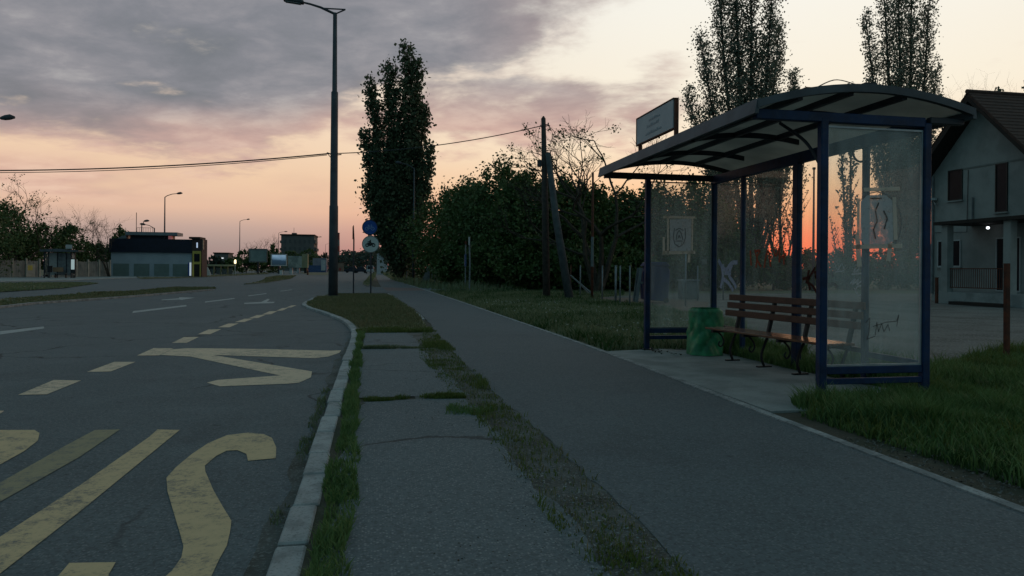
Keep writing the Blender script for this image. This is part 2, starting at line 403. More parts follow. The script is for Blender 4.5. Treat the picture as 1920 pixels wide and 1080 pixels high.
def smooth_line(pts, n=6):
    P = [np.array(p, float) for p in pts]; out = []
    for i in range(len(P) - 1):
        p0, p1, p2, p3 = P[max(i - 1, 0)], P[i], P[i + 1], P[min(i + 2, len(P) - 1)]
        for k in range(n):
            t = k / n
            out.append(.5 * (2 * p1 + (p2 - p0) * t + (2 * p0 - 5 * p1 + 4 * p2 - p3) * t * t + (3 * p1 - p0 - 3 * p2 + p3) * t ** 3))
    out.append(P[-1]); return [tuple(q) for q in out]

# ------------------------------------------------------------------ the setting
ZR = -.05
g = sheet('ground', [(-900, -60), (900, -60), (900, 2500), (-900, 2500)], -.1, MT['dryturf'])
KERB = [(-.40, -3), (-.40, 2.9), (-.40, 5.4), (-.40, 9), (-.39, 11.4), (-.41, 13.6), (-.54, 15.5), (-.87, 17.7), (-1.45, 20.3), (-2.1, 23), (-2.4, 25.2), (-2.42, 27.5), (-2.38, 30.2), (-2.0, 33), (-1.2, 34.2), (-.3, 34.4)]
KL = smooth_line(KERB, 12)
# carriageways: one sheet of asphalt, the strips of grass lie on it
road = sheet('road', [(-.3, -20), *KL, (0, 36), (0, 47), (-.35, 60), (.15, 120), (.25, 320), (-40, 320), (-42, 90), (-42, 40), (-40, -20)], ZR, MT['road'])
off = []
for i, p in enumerate(KL):                     # a kerb's width behind the kerb edge
    a = np.array(KL[max(i - 1, 0)]); b = np.array(KL[min(i + 1, len(KL) - 1)]); d = (b - a) / np.linalg.norm(b - a)
    off.append(tuple(np.array(p) + np.array([d[1], -d[0]]) * .13))
land = [(o[0] - .02, o[1]) for o in off] + [(.05, 36), (.05, 47), (-.3, 60), (.2, 120), (.3, 320), (600, 320), (600, -3)]
sheet('verge_soil', land, -.012, MT['soil'])
# kerb stones about a metre long with open joints
kb = MB(); acc = 0.; seg = [(KL[0], off[0])]
_kr = random.Random(2)
def kerb_stone(pts):
    a = [p for p, _ in pts]; b = [q for _, q in pts]
    poly = a + b[::-1]; kz = _kr.uniform(-.007, .007); kx = _kr.uniform(-.008, .008); kb.prism([(px_ + kx, py_) for px_, py_ in poly], -.09, .004 + kz)
for i in range(1, len(KL)):
    seg.append((KL[i], off[i])); acc += math.dist(KL[i], KL[i - 1])
    if acc > .45:
        p, q = seg[-1]; dx, dy = p[0] - KL[i - 1][0], p[1] - KL[i - 1][1]; L = math.hypot(dx, dy); g_ = .02
        seg[-1] = ((p[0] - dx / L * g_, p[1] - dy / L * g_), (q[0] - dx / L * g_, q[1] - dy / L * g_))
        kerb_stone(seg); seg = [(p, q)]; acc = 0.
_m, _nt, _b = new_mat('kerb_stones'); _g = _nt.nodes.new('ShaderNodeNewGeometry'); _p = _g.outputs['Position']
_c = mixc(_nt, X_(_nt, _g.outputs['Random Per Island']), (.27, .265, .26), (.42, .415, .41))
_c = mixc(_nt, noise(_nt, _p, 5, 6, .65).step(.42, .68) * .7, _c, (.15, .15, .145)); _c = mixc(_nt, noise(_nt, _p, 55, 3, .7).step(.5, .7) * .6, _c, (.1, .1, .1))
_nt.links.new(_c, _b.inputs['Base Color']); _b.inputs['Roughness'].default_value = .9
_bp = _nt.nodes.new('ShaderNodeBump'); _bp.inputs['Strength'].default_value = .5; _bp.inputs['Distance'].default_value = .01; _nt.links.new(noise(_nt, _p, 30, 5, .7).s, _bp.inputs['Height']); _nt.links.new(_bp.outputs[0], _b.inputs['Normal'])
tag(kb.build('kerb', _m, bevel=.009), kind='structure')
_rk = random.Random(6)
sheet('gutter_dirt', [(-.405, -3)] + [(-.42 - _rk.uniform(.02, .11) * (1 if y < 11 else .5), -3 + .3 * k) for k, y in enumerate([-3 + .3 * q for q in range(54)])] + [(-.405, 13)], ZR + .002, MT['edge'])

PR = [(3.14, -3), (3.19, 3), (3.22, 5.7), (3.29, 10), (3.22, 16.6), (3.08, 27), (2.84, 39.2), (2.41, 61.4), (2.1, 120), (1.87, 250)]
PL = [(1.24, -3), (1.24, 3), (1.2, 5.3), (1.12, 8), (1.13, 11.8), (1.22, 18.7), (.95, 28.7), (.7, 37), (.47, 47), (.35, 80), (.25, 200)]
sheet('soil_strip', [(.5, -3), (1.4, -3), (1.35, 12), (1.3, 14), (.3, 14)], -.003, MT['edge'])
_rp = random.Random(3)
sheet('cycle_path', [(x + (_rp.uniform(-.02, .03) if y < 18 else 0), y) for x, y in smooth_line(PL, 16)] + smooth_line(PR, 4)[::-1], 0., MT['path'])
ed = MB(); e = smooth_line(PR, 6)
for a, b in zip(e[:-1], e[1:]):
    if a[1] > 62: break
    ed.bar((a[0] + .045, a[1], -.03), (b[0] + .045, b[1] - .006, -.03), .075, .076)
tag(ed.build('path_edging', MT['kerb']), kind='structure')
ed = MB()
for a, b in zip(*(lambda q: (q[:-1], q[1:]))(smooth_line([(1.2, 17), (1.2, 19), (.93, 28.7), (.72, 35)], 6))):
    ed.bar((a[0] - .04, a[1], -.03), (b[0] - .04, b[1], -.03), .06, .07)
tag(ed.build('path_edging', MT['concrete']), kind='structure')
rnd = random.Random(5)
def wob(pts, amp, step=.25):
    out = []
    for a, b in zip(pts[:-1], pts[1:]):
        n = max(1, int(math.dist(a, b) / step))
        for k in range(n):
            t = k / n; out.append((a[0] + (b[0] - a[0]) * t + rnd.uniform(-amp, amp), a[1] + (b[1] - a[1]) * t + rnd.uniform(-amp, amp)))
    return out
for y0_, y1_ in ((-3, 6.55), (6.72, 10.8), (10.95, 13.55)):
    xr = lambda y: 1.0 - .035 * max(0, y - 3)
    sheet('pavement', wob([(-.18, y0_), (xr(y0_), y0_), (xr(y1_), y1_), (-.18, y1_), (-.18, y0_)], .045), -.001, MT['walk'])
# concrete pad under the shelter
pad = MB(); pad.prism([(3.345, 5.55), (5.32, 5.55), (5.05, 7.75), (5.02, 9.75), (4.3, 10.25), (3.345, 10.02)], -.08, .006)
tag(pad.build('shelter_pad', MT['concrete']), kind='structure')
sheet('yard', [(6.6, 3.5), (5.75, 8.8), (6.4, 11.5), (9, 16), (9.2, 22), (9.4, 30), (16, 36), (60, 36), (60, -2), (9, -2)], -.006, MT['gravel'])
sheet('dirt_patch', pxpoly([(1060, 566), (1110, 557), (1250, 560), (1330, 566), (1320, 590), (1200, 583), (1120, 578)], 0), -.004, MT['reddirt'])
sheet('turf', [(3.4, 10.1), (3.33, 16.6), (3.2, 27), (2.95, 39), (8, 42.5), (40, 60), (60, 90), (60, 36), (16, 36), (9.4, 29.9), (9.2, 22), (9, 16), (6.4, 11.5), (5.3, 10.4)], -.008, MT['turf'])
sheet('turf', [(3.7, -2), (3.6, 5.6), (5.5, 6.2), (5.3, 10.4), (6.3, 11.4), (5.75, 8.9), (6.8, 7.6), (9.4, 9.2), (13, 9.6), (18, 9), (18, -2)], -.002, MT['turf'])
isl = [(o[0], o[1]) for o in off if 13.3 < o[1] < 33.6]
sheet('turf', isl + [(-.3, 34.1), (.55, 33.6), (.95, 28.5), (1.16, 19), (1.08, 13.9)], -.006, MT['dryturf'])
sheet('side_road', [(-2.2, 34.9), (3.0, 36.5), (8, 41.8), (24, 52), (24, 55), (8, 46), (3, 46.5), (-.2, 47)], -.003, MT['path'])
sheet('crossing_surface', [(.7, 38.5), (2.85, 39.5), (2.7, 45), (.5, 45.5)], .002, mat('red_asphalt', (.17, .11, .1), (.14, .1, .095), 3, .9))
sheet('turf', pxpoly([(690, 537), (680, 532), (693, 517), (701, 511), (706, 511), (704, 520)], 0), -.005, MT['dryturf'])
# strips of grass between the carriageways
MED1 = pxpoly([(-60, 584), (0, 577), (60, 570), (240, 557.5), (400, 543.5), (405, 541), (330, 541), (240, 547), (110, 555), (0, 562), (-60, 566)], ZR)
MED2 = pxpoly([(455, 534), (500, 530.5), (545, 523), (556, 516.5), (520, 517), (500, 520), (490, 527)], ZR)
LEFT1 = pxpoly([(-80, 532), (0, 531), (120, 530), (186, 531.5), (120, 541), (0, 548.5), (-80, 552)], ZR)
LEFT2 = pxpoly([(255, 520), (330, 518), (420, 515), (500, 511), (505, 514), (420, 518), (330, 522), (265, 523.5)], ZR)
FARV = pxpoly([(580, 516), (622, 516), (625, 510), (560, 511)], ZR)
for p in (MED1, MED2, LEFT1, LEFT2, FARV): sheet('grass_strip', p, ZR + .03, MT['dryturf'])
mk = MB(); q = pxpoly([(-60, 585), (0, 578), (60, 571), (240, 558), (400, 544)], ZR)
for a, b in zip(q[:-1], q[1:]): mk.bar((*a, ZR + .03), (*b, ZR + .03), .14, .08)
tag(mk.build('median_kerb', MT['kerb']), kind='structure')
tag(MB().prism(pxpoly([(-120, 529), (0, 527.5), (130, 525), (215, 521.5), (380, 517.5), (380, 515), (210, 516), (60, 518), (-120, 522)], 0), ZR - .04, -.01).build('pavement', MT['concrete']), kind='structure')

# painted markings, 4 mm above the asphalt
ZM = ZR + .004
def mark(name, px, m): return sheet(name, pxpoly(px, ZR), ZM, m)
Spts = [(517, 860), (518, 840), (510, 822), (495, 815), (465, 812), (425, 817), (390, 832), (360, 852), (330, 877), (312, 897), (314, 922), (325, 960), (337, 1000), (344, 1026), (340, 1047), (322, 1072), (292, 1098), (255, 1108), (218, 1098), (203, 1080), (217, 1055.5), (130, 1057), (108, 1083), (88, 1125), (105, 1170), (170, 1200), (250, 1198), (320, 1175), (370, 1130), (397, 1080), (411, 1050), (425, 1025), (431, 1000), (434, 978), (417, 950), (400, 920), (385, 885), (384, 874), (405, 856), (425, 846), (445, 845), (462, 852), (465, 865)]
mark('bus_lettering', Spts, MT['yellow'])
mark('bus_lettering', [(295, 806), (337, 807), (150, 960), (0, 1077), (-110, 1160), (-260, 1180), (-300, 1120), (-230, 1030), (-180, 1040), (-170, 1085), (-120, 1085), (0, 1008), (150, 911), (280, 820)], MT['yellow'])
mark('bus_lettering', [(178, 807), (225, 806), (150, 857), (0, 942), (-160, 1032), (-230, 1030), (-190, 1000), (0, 906), (120, 838)], MT['faint'])
mark('bus_lettering', [(65, 807), (74, 813), (71, 827), (45, 847), (0, 872), (-80, 905), (-220, 960), (-420, 1000), (-560, 1000), (-300, 880), (-130, 812), (0, 807)], MT['yellow'])
mark('zigzag_marking', [(322, 655.5), (350, 653.3), (400, 653.5), (500, 655), (620, 658), (640, 657), (636, 662), (616, 669), (590, 672), (510, 669.5), (399, 666), (585, 697), (583, 708), (561, 718), (540, 720), (412, 725), (388, 718), (408, 713), (525, 704.5), (357, 669), (301, 666)], MT['cream'])
for q in ([(34, 741), (88, 740), (152, 714), (101, 713)], [(163, 698), (208, 697), (254, 679), (214, 679)], [(257, 667), (298, 667), (325, 653.5), (288, 653)],
          [(322, 643.3), (350, 643.3), (373, 632), (345, 632.5)], [(371, 627), (394, 627), (415, 617.5), (391, 618)], [(409, 614), (430, 614), (448, 606.5), (428, 607)],
          [(440, 604.5), (458, 604), (476, 597.5), (458, 598)], [(466, 597), (484, 596.5), (498, 590.5), (482, 591)], [(491, 590), (508, 589.5), (520, 583.5), (505, 584)],
          [(518, 583), (530, 582.5), (541, 577), (529, 578)], [(536, 577), (546, 576.6), (556, 572.5), (546, 573)], [(-60, 783), (-8, 782), (8, 771), (-28, 770)]):
    mark('dashed_line', q, MT['cream'])
for q in ([(-60, 629), (0, 627.5), (83, 616), (82, 612.5), (0, 621.5), (-60, 626)], [(248, 587), (350, 574.5), (349, 572), (250, 583.5)], [(384, 567.5), (440, 560.5), (439, 559), (385, 565.5)],
          [(465, 555.5), (500, 551), (499, 550), (466, 554.2)], [(525, 546.5), (548, 543.6), (547, 543), (526, 545.6)], [(303, 562), (336, 559.5), (336, 557.5), (366, 558.3), (340, 562.5), (336, 561.5), (303, 563.2)],
          [(458, 568), (490, 566.3), (502, 560.5), (506, 561.5), (500, 566), (516, 566), (512, 568.5), (490, 569), (458, 570)]):
    mark('lane_marking', q, MT['white'])

# ------------------------------------------------------------------ grass (nobody could count it: stuff)
GR = {'lush': foliage('grass_lush', (.055, .125, .03), (.17, .25, .09), .3), 'mid': foliage('grass_mid', (.11, .14, .07), (.19, .22, .12), .3),
      'dry': foliage('grass_dry', (.17, .155, .085), (.11, .14, .06), .25), 'dark': foliage('grass_dark', (.024, .06, .014), (.055, .105, .03), .3), 'yellowish': foliage('grass_yellowish', (.13, .165, .04), (.08, .12, .03), .3)}
def inpoly(P, poly):
    x, y = P[:, 0], P[:, 1]; r = np.zeros(len(P), bool); n = len(poly)
    for i in range(n):
        (x0, y0), (x1, y1) = poly[i], poly[(i + 1) % n]
        if y0 == y1: continue
        c = ((y0 > y) != (y1 > y)) & (x < (x1 - x0) * (y - y0) / (y1 - y0) + x0); r ^= c
    return r
def vnoise(P, s, seed):
    rs = np.random.RandomState(seed); G = rs.rand(256, 256); q = P * s; i = np.floor(q).astype(int); f_ = q - i; f_ = f_ * f_ * (3 - 2 * f_)
    h = lambda a, b: G[(i[:, 0] + a) % 256, (i[:, 1] + b) % 256]
    return (h(0, 0) * (1 - f_[:, 0]) + h(1, 0) * f_[:, 0]) * (1 - f_[:, 1]) + (h(0, 1) * (1 - f_[:, 0]) + h(1, 1) * f_[:, 0]) * f_[:, 1]
def grass(name, poly, n, h, w, m, z=-.006, seed=1, patch=.9, thr=.0, tall=1.6, near=0., label=None):
    rs = np.random.RandomState(seed); poly = [tuple(p[:2]) for p in poly]
    a = np.array(poly); lo, hi = a.min(0), a.max(0); P = np.zeros((0, 2))
    while len(P) < n:
        q = lo + rs.rand(n * 3, 2) * (hi - lo); q = q[inpoly(q, poly)]
        nz = vnoise(q, patch, seed) * .6 + vnoise(q, patch * 3.3, seed + 1) * .4
        keep = rs.rand(len(q)) < np.clip((nz - thr) * 2.2, .0, 1)
        if near: keep &= rs.rand(len(q)) < np.clip(near / np.maximum(q[:, 1], .1), 0, 1) ** 1.5
        P = np.vstack([P, q[keep]])
        if len(q) == 0: break
    P = P[:n]; n = len(P)
    nz = vnoise(P, patch * 1.3, seed + 7)
    H = (h[0] + (h[1] - h[0]) * rs.rand(n)) * (.6 + (tall - .6) * nz ** 1.5)
    th = rs.rand(n) * 2 * pi; lean = H * (.15 + .75 * rs.rand(n)); ph = rs.rand(n) * 2 * pi
    wd = w * (.6 + .8 * rs.rand(n)); du = np.stack([np.cos(th), np.sin(th), np.zeros(n)], 1) * wd[:, None] / 2
    B = np.column_stack([P, np.full(n, z)]); L = np.stack([np.cos(ph) * lean, np.sin(ph) * lean, np.zeros(n)], 1)
    up = np.array([0, 0, 1.]) * H[:, None]
    mid = B + L * .3 + up * .6
    V = np.stack([B - du, B + du, mid + du * .75, mid - du * .75, B + L + up], 1).reshape(-1, 3)
    k = np.arange(n)[:, None] * 5
    F = np.vstack([k + [0, 1, 2], k + [0, 2, 3], k + [3, 2, 4]])
    o = np_mesh(name, V, F, m); o['kind'] = 'stuff'; return o
G1 = [(3.62, 2.2), (3.55, 4.2), (3.5, 5.35), (3.9, 5.75), (4.9, 6.05), (5.5, 6.3), (5.6, 8.6), (6.6, 7.7), (9.4, 9.3), (12.5, 9.6), (10.5, 7), (7, 4), (4.2, 1.8)]
grass('tall_grass', G1, 44000, (.035, .125), .011, GR['lush'], -.01, 11, 1.1, .12, 1.9)
grass('tall_grass', G1, 26000, (.035, .1), .012, GR['dark'], -.01, 12, 1.6, .2, 1.7)
grass('tall_grass', G1, 9000, (.05, .15), .010, GR['yellowish'], -.01, 41, 1.3, .35, 2.0)
grass('tall_grass', [(3.5, 5.25), (3.75, 5.9), (4.3, 6.0), (5.6, 6.0), (5.7, 5.4), (5.0, 4.6), (4.2, 4.7)], 9000, (.07, .2), .011, GR['lush'], -.01, 13, 2.2, .15, 1.7)
grass('grass_behind_shelter', [(5.22, 6.2), (5.02, 7.9), (5.0, 9.7), (5.25, 10.6), (6.0, 10.8), (5.8, 8.7), (6.1, 6.8)], 9000, (.1, .28), .014, GR['lush'], -.01, 14, 2.0, .1, 1.8)
G2 = [(3.42, 10.15), (3.34, 16), (3.2, 27), (2.98, 39), (7.9, 42), (16, 44), (12, 33), (9.2, 29), (8.9, 20), (8.6, 16), (6.4, 11.6), (5.2, 10.3)]
grass('verge_grass', G2, 42000, (.05, .14), .022, GR['mid'], -.01, 15, .6, .05, 1.7, near=15.)
grass('verge_grass', G2, 14000, (.05, .16), .024, GR['dark'], -.01, 16, .9, .3, 1.8, near=15.)
grass('kerb_grass', wob([(-.26, 1.8), (-.1, 1.8), (-.08, 4), (-.13, 6.5), (-.16, 9.4), (-.18, 13.5), (-.27, 13.5), (-.26, 9), (-.25, 5), (-.25, 1.8)], .03, .3), 12500, (.015, .065), .007, GR['lush'], -.01, 17, 3.1, .2, 1.9)
EDGE = [(.88, 2.0), (1.25, 2.0), (1.26, 4), (1.2, 6), (1.15, 9), (1.17, 14), (.95, 14), (.62, 10), (.74, 7), (.84, 5), (.84, 3.4)]
grass('path_grass', wob(EDGE, .05, .3), 3600, (.006, .024), .008, GR['yellowish'], -.003, 18, 2.6, .16, 2.2)
grass('path_grass', wob(EDGE, .05, .3), 4600, (.01, .05), .007, GR['yellowish'], -.003, 48, 1.5, .52, 1.9)
grass('path_grass', wob(EDGE, .05, .3), 2500, (.01, .04), .007, GR['dry'], -.003, 49, 3.1, .3, 1.6)
grass('path_grass', wob([(.6, 5.9), (1.15, 5.6), (1.15, 6.6), (.85, 6.9), (.6, 5.9)], .04, .3), 900, (.015, .05), .007, GR['lush'], -.01, 28, 2.5, .5, 1.6)
grass('joint_grass', [(-.15, 6.54), (.85, 6.58), (.85, 6.74), (-.15, 6.72)], 2600, (.012, .045), .007, GR['yellowish'], -.01, 19, 2.4, .25, 1.5)
grass('joint_grass', [(-.15, 10.79), (.75, 10.79), (.75, 10.97), (-.15, 10.95)], 2200, (.02, .06), .009, GR['mid'], -.01, 20, 2.4, .15, 1.5)
grass('joint_grass', [(-.3, 13.45), (1.1, 13.5), (1.1, 14.1), (-.35, 14.1)], 3500, (.03, .09), .012, GR['yellowish'], -.01, 21, 2, .1, 1.5)
grass('island_grass', [(p[0] + .03, p[1]) for p in isl] + [(-.3, 34), (.5, 33.4), (.9, 28.5), (1.12, 19), (1.05, 13.9)], 30000, (.04, .11), .018, GR['dry'], -.01, 22, .7, .05, 1.6, near=20.)
grass('kerb_grass', wob([(-.52, 3.6), (-.42, 3.6), (-.42, 7.5), (-.5, 7.5), (-.52, 3.6)], .02, .3), 500, (.02, .06), .008, GR['mid'], ZR, 29, 1.2, .5, 1.5)
for i, (p, n) in enumerate(((MED1, 9000), (MED2, 4000), (LEFT1, 8000), (LEFT2, 3000))):
    grass('median_grass', p, n, (.03, .1), .07, GR['mid' if i == 2 else 'dry'], ZR + .02, 30 + i, .2, .1, 1.6)
grass('verge_grass', pxpoly([(690, 537), (680, 532), (693, 517), (701, 511), (706, 511), (704, 520)], 0), 2500, (.06, .2), .05, GR['mid'], -.01, 36, .3, .1)
grass('verge_grass', pxpoly([(712, 511), (735, 525), (790, 541), (880, 546), (990, 549), (990, 536), (830, 528), (740, 515)], 0), 7000, (.12, .4), .07, GR['mid'], -.01, 37, .25, .12, 1.9)
# daisies and litter specks in the verge
def specks(name, poly, n, r, z, m, seed):
    rs = np.random.RandomState(seed); a = np.array(poly); q = a.min(0) + rs.rand(n * 4, 2) * (a.max(0) - a.min(0)); q = q[inpoly(q, poly)]
    q = q[vnoise(q, .8, seed) > .48][:n]; n = len(q); c = np.column_stack([q, z[0] + rs.rand(n) * (z[1] - z[0])])
    d = (rs.rand(n, 6, 3) - .5) * r * 2; d[:, :, 2] *= .6
    V = (c[:, None] + d).reshape(-1, 3); k = np.arange(n)[:, None] * 6
    o = np_mesh(name, V, np.vstack([k + [0, 1, 2], k + [3, 4, 5], k + [0, 3, 5]]), m); o['kind'] = 'stuff'; return o
specks('white_flowers', [(3.6, 11), (3.5, 17), (3.5, 26), (8.3, 26), (8.2, 17), (5.4, 11)], 420, .028, (.05, .12), MT['paper'], 3)
specks('grit', [(.2, 2), (1.05, 2), (.9, 9), (.3, 9)], 500, .006, (-.001, .002), MT['soil'], 14)
specks('pebbles', [(.8, 2), (1.25, 2), (1.22, 8), (.75, 8)], 700, .009, (-.004, .006), MT['concrete'], 4)
specks('pebbles', [(3.3, 2.6), (3.75, 2.6), (3.6, 5.2), (3.32, 5.5)], 500, .012, (-.006, .004), MT['gravel'], 6)
specks('fallen_leaves', [(4.0, 9.6), (4.3, 9.4), (4.2, 10.3), (3.9, 10.3)], 26, .03, (.01, .02), MT['soil'], 9)

# ------------------------------------------------------------------ trees
LEAF = {'poplar': foliage('poplar_leaves', (.065, .09, .046), (.125, .155, .09), .32), 'sparse': foliage('hazed_poplar_leaves', (.16, .18, .135), (.25, .27, .21), .45), 'bush': foliage('bush_leaves', (.04, .072, .02), (.1, .148, .045), .22),  # sparse: haze and front light are put into the pale leaf colour
        'light': foliage('light_bush_leaves', (.06, .1, .036), (.12, .165, .06), .25), 'hazy': foliage('hazed_far_leaves', (.05, .07, .055), (.075, .095, .07), .2)}  # hazy: grey of the distant air is mixed into the leaf colour
def leaves(name, C_, size, m, parent, seed, aspect=.75):
    rs = np.random.RandomState(seed); n = len(C_)
    a = rs.randn(n, 3); a /= np.linalg.norm(a, axis=1)[:, None]; b = np.cross(a, rs.randn(n, 3)); b /= np.linalg.norm(b, axis=1)[:, None]
    s = (size * (.55 + .9 * rs.rand(n)))[:, None]; a = a * s * .5; b = b * s * .5 * aspect
    V = np.stack([C_ - a, C_ + b, C_ + a, C_ - b], 1).reshape(-1, 3)
    return np_mesh(name, V, np.arange(n * 4).reshape(-1, 4), m, parent)
def poplar(label, x, y, stems, size, mkey, seed, dens=1., group='poplars', spread=.42, zlow=.05):
    """stems: (top x, top height, crown radius); each leans from the base to its top and carries steep side shoots."""
    rs = np.random.RandomState(seed); t = thing('poplar_tree', label, 'tree', (x, y, 0), 0, group)
    br = MB(); pts = []
    for tx, h, r in stems:
        ty = y + rs.uniform(-1.2, 1.2) * min(1, abs(tx - x) / 2 + .4)
        ax = lambda s: np.array([x + (tx - x) * s ** .75, y + (ty - y) * s, h * s])
        br.tube([ax(s) for s in np.linspace(0, .97, 9)], [max(.02, .2 * h / 22 * (1 - s) + .02) for s in np.linspace(0, .97, 9)], 6)
        nb = int(h * 4.2)
        for k in range(nb):
            s0 = zlow + (1 - zlow) * ((k + rs.rand()) / nb) ** .9 * .97; p0 = ax(s0)
            prof = min(1, s0 * 3.2 + .25) * (1 - s0) ** .55 * 1.35
            L = r * prof * rs.uniform(1.4, 2.4) + .35; az = rs.rand() * 2 * pi; tilt = rs.uniform(.22, .52)
            d = np.array([cos(az) * sin(tilt), sin(az) * sin(tilt), cos(tilt)]); p1 = p0 + d * L
            p1[2] = min(p1[2], h + .35)
            if L > .8 and k % 2 == 0: br.tube([p0, (p0 + p1) / 2 + np.array([0, 0, -.05]), p1], [.045, .028, .01], 4)
            m_ = int(dens * (8 + 26 * L))
            u = rs.rand(m_) ** .8; c = p0 + (p1 - p0) * u[:, None]
            cl = np.sin(u * rs.uniform(9, 16) + rs.rand() * 6) > -.1               # gaps along the shoot
            g_ = rs.randn(m_, 3) * spread * r / 1.6 * (.35 + .65 * (1 - u))[:, None]; g_[:, 2] *= 1.15
            c = (c + g_)[cl]; c = c[c[:, 2] > .4]; pts.append(c)
    br.build('trunk', MT['bark'], t)
    leaves('crown', np.vstack(pts), size, LEAF[mkey], t, seed + 1)
    return t
def bushy(label, x, y, h, w, seed, size=.2, mkey='bush', name='broadleaf_tree', cat='tree', group=None, clumps=46, per=150, low=.0, depth=None, raggedness=1.):
    rs = np.random.RandomState(seed); t = thing(name, label, cat, (x, y, 0), 0, group); d_ = depth or w * .8
    br = MB(); pts = []
    br.tube([(x, y, 0), (x + rs.uniform(-.2, .2), y, h * .25), (x + rs.uniform(-.4, .4), y, h * .55)], [.05 + .016 * h, .04 + .012 * h, .05], 6)
    cs = []
    for k in range(clumps):
        while True:
            q = rs.uniform(-1, 1, 3)
            if .15 < np.linalg.norm(q) < 1: break
        zz = low + (1 - low) * (q[2] * .5 + .5)
        wide = (1 - max(0, zz - .45) ** 1.6 * 1.5) * (.75 + .25 * min(1, zz * 3))
        c = np.array([x + q[0] * w / 2 * wide * 1.05, y + q[1] * d_ / 2 * wide, h * zz * .94]); cs.append(c)
        hi = max(0, zz - .6) / .4; rad_ = h * .085 * rs.uniform(.6, 1.5) * (1 - .45 * hi); n = int(per * rs.uniform(.6, 1.4) * (1 - .6 * hi))
        g_ = rs.randn(n, 3) * rad_ * np.array([1.1, 1.1, .85]); pts.append(c + g_)
        if k % 3 == 0: br.tube([(x, y, h * .2 * rs.rand() + .1), (c + np.array([x, y, h * .3])) / 2, c + np.array([0, 0, rad_ * 1.2])], [.07, .045, .012], 5)
    for k in range(int(16 * raggedness)):                                       # sprigs that break the outline
        a_ = rs.uniform(-1, 1); c = np.array([x + a_ * w * .42, y + rs.uniform(-.3, .3) * d_, h * (.9 - .42 * a_ * a_) + rs.uniform(-.35, .55) * h / 8])
        n = int(per * .3); g_ = rs.randn(n, 3) * np.array([.15, .15, .36]) * rs.uniform(.6, 1.3) * h / 8; pts.append(c + g_)
    P = np.vstack(pts); P = P[P[:, 2] > .03]
    br.build('trunk', MT['bark'], t); leaves('crown', P, size, LEAF[mkey], t, seed + 1)
    return t
def bare(label, x, y, h, w, seed, r0=.13, stems=3, leafy=0, name='bare_tree', depth=6, group=None):
    rs = np.random.RandomState(seed); t = thing(name, label, 'tree', (x, y, 0), 0, group); br = MB(); tips = []
    def grow(p, d, L, r, k):
        n = 3; pts = [p]; q = p
        for i in range(n):
            d = d + rs.randn(3) * .16; d[2] += .05; d /= np.linalg.norm(d); q = q + d * L / n; pts.append(q)
        br.tube(pts, [r * (1 - .4 * i / n) for i in range(n + 1)], 5 if r > .03 else 3, cap=False)
        if k == 0 or r < .005: tips.append(q); return
        for j in range(2 if rs.rand() < .45 else 3):
            e_ = d + rs.randn(3) * .52; e_[2] = max(e_[2], .05) ; e_ /= np.linalg.norm(e_)
            grow(pts[-1] if j < 2 else pts[2], e_, L * rs.uniform(.62, .85), r * rs.uniform(.5, .68), k - 1)
    for s in range(stems):
        a_ = (s + .5) / stems * 2 - 1
        d = np.array([a_ * w / h * .8 + rs.uniform(-.05, .05), rs.uniform(-.2, .2), 1.]); d /= np.linalg.norm(d)
        grow(np.array([x + a_ * .15, y, -.05]), d, h * .34, r0 * rs.uniform(.7, 1), depth)
    br.build('trunk', MT['bark'], t)
    if leafy:
        T = np.array(tips); T = T[rs.permutation(len(T))[:leafy]]
        P = np.vstack([c + rs.randn(14, 3) * .13 for c in T]); leaves('crown', P, .12, LEAF['bush'], t, seed + 1)
    return t

poplar('tall dense dark poplar beside the path, taller than the street lamp behind the round signs', 2.6, 73,
       [(-.5, 20.2, 1.3), (1.3, 22.0, 1.4), (3.1, 23.8, 1.5), (4.2, 22.6, 1.3), (5.1, 18.0, 1.2), (-1.2, 15.0, 1.1), (5.6, 13.5, 1.1), (-1.0, 9.5, 1.4), (4.8, 9, 1.6), (2.3, 13, 1.5), (1.0, 10, 1.7), (3.6, 8, 1.8)], .3, 'poplar', 101, 1.9, spread=.62)
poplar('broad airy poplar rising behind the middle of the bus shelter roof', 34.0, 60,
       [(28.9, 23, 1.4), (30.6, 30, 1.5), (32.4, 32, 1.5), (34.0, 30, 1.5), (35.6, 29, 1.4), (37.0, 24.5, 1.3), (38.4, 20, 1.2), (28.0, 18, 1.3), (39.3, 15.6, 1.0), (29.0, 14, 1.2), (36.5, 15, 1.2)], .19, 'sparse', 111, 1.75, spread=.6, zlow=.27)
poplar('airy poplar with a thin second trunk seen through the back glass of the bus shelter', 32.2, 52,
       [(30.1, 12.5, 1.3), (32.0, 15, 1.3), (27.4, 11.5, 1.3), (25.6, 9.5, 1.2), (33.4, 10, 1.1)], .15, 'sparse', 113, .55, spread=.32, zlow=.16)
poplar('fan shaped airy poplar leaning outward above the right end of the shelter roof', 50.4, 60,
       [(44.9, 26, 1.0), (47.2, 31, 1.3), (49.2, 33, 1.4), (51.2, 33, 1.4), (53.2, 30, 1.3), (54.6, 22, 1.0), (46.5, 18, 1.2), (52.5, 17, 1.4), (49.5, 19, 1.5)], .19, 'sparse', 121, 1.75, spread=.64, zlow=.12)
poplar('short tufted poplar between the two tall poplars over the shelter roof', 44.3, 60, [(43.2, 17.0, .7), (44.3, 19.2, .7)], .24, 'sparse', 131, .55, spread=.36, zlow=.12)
poplar('short poplar between the fan shaped poplar and the house roof', 55.6, 60, [(54.7, 19.2, .7), (56.6, 18.2, .8), (55.6, 16, .9)], .24, 'sparse', 141, .55, spread=.38, zlow=.12)
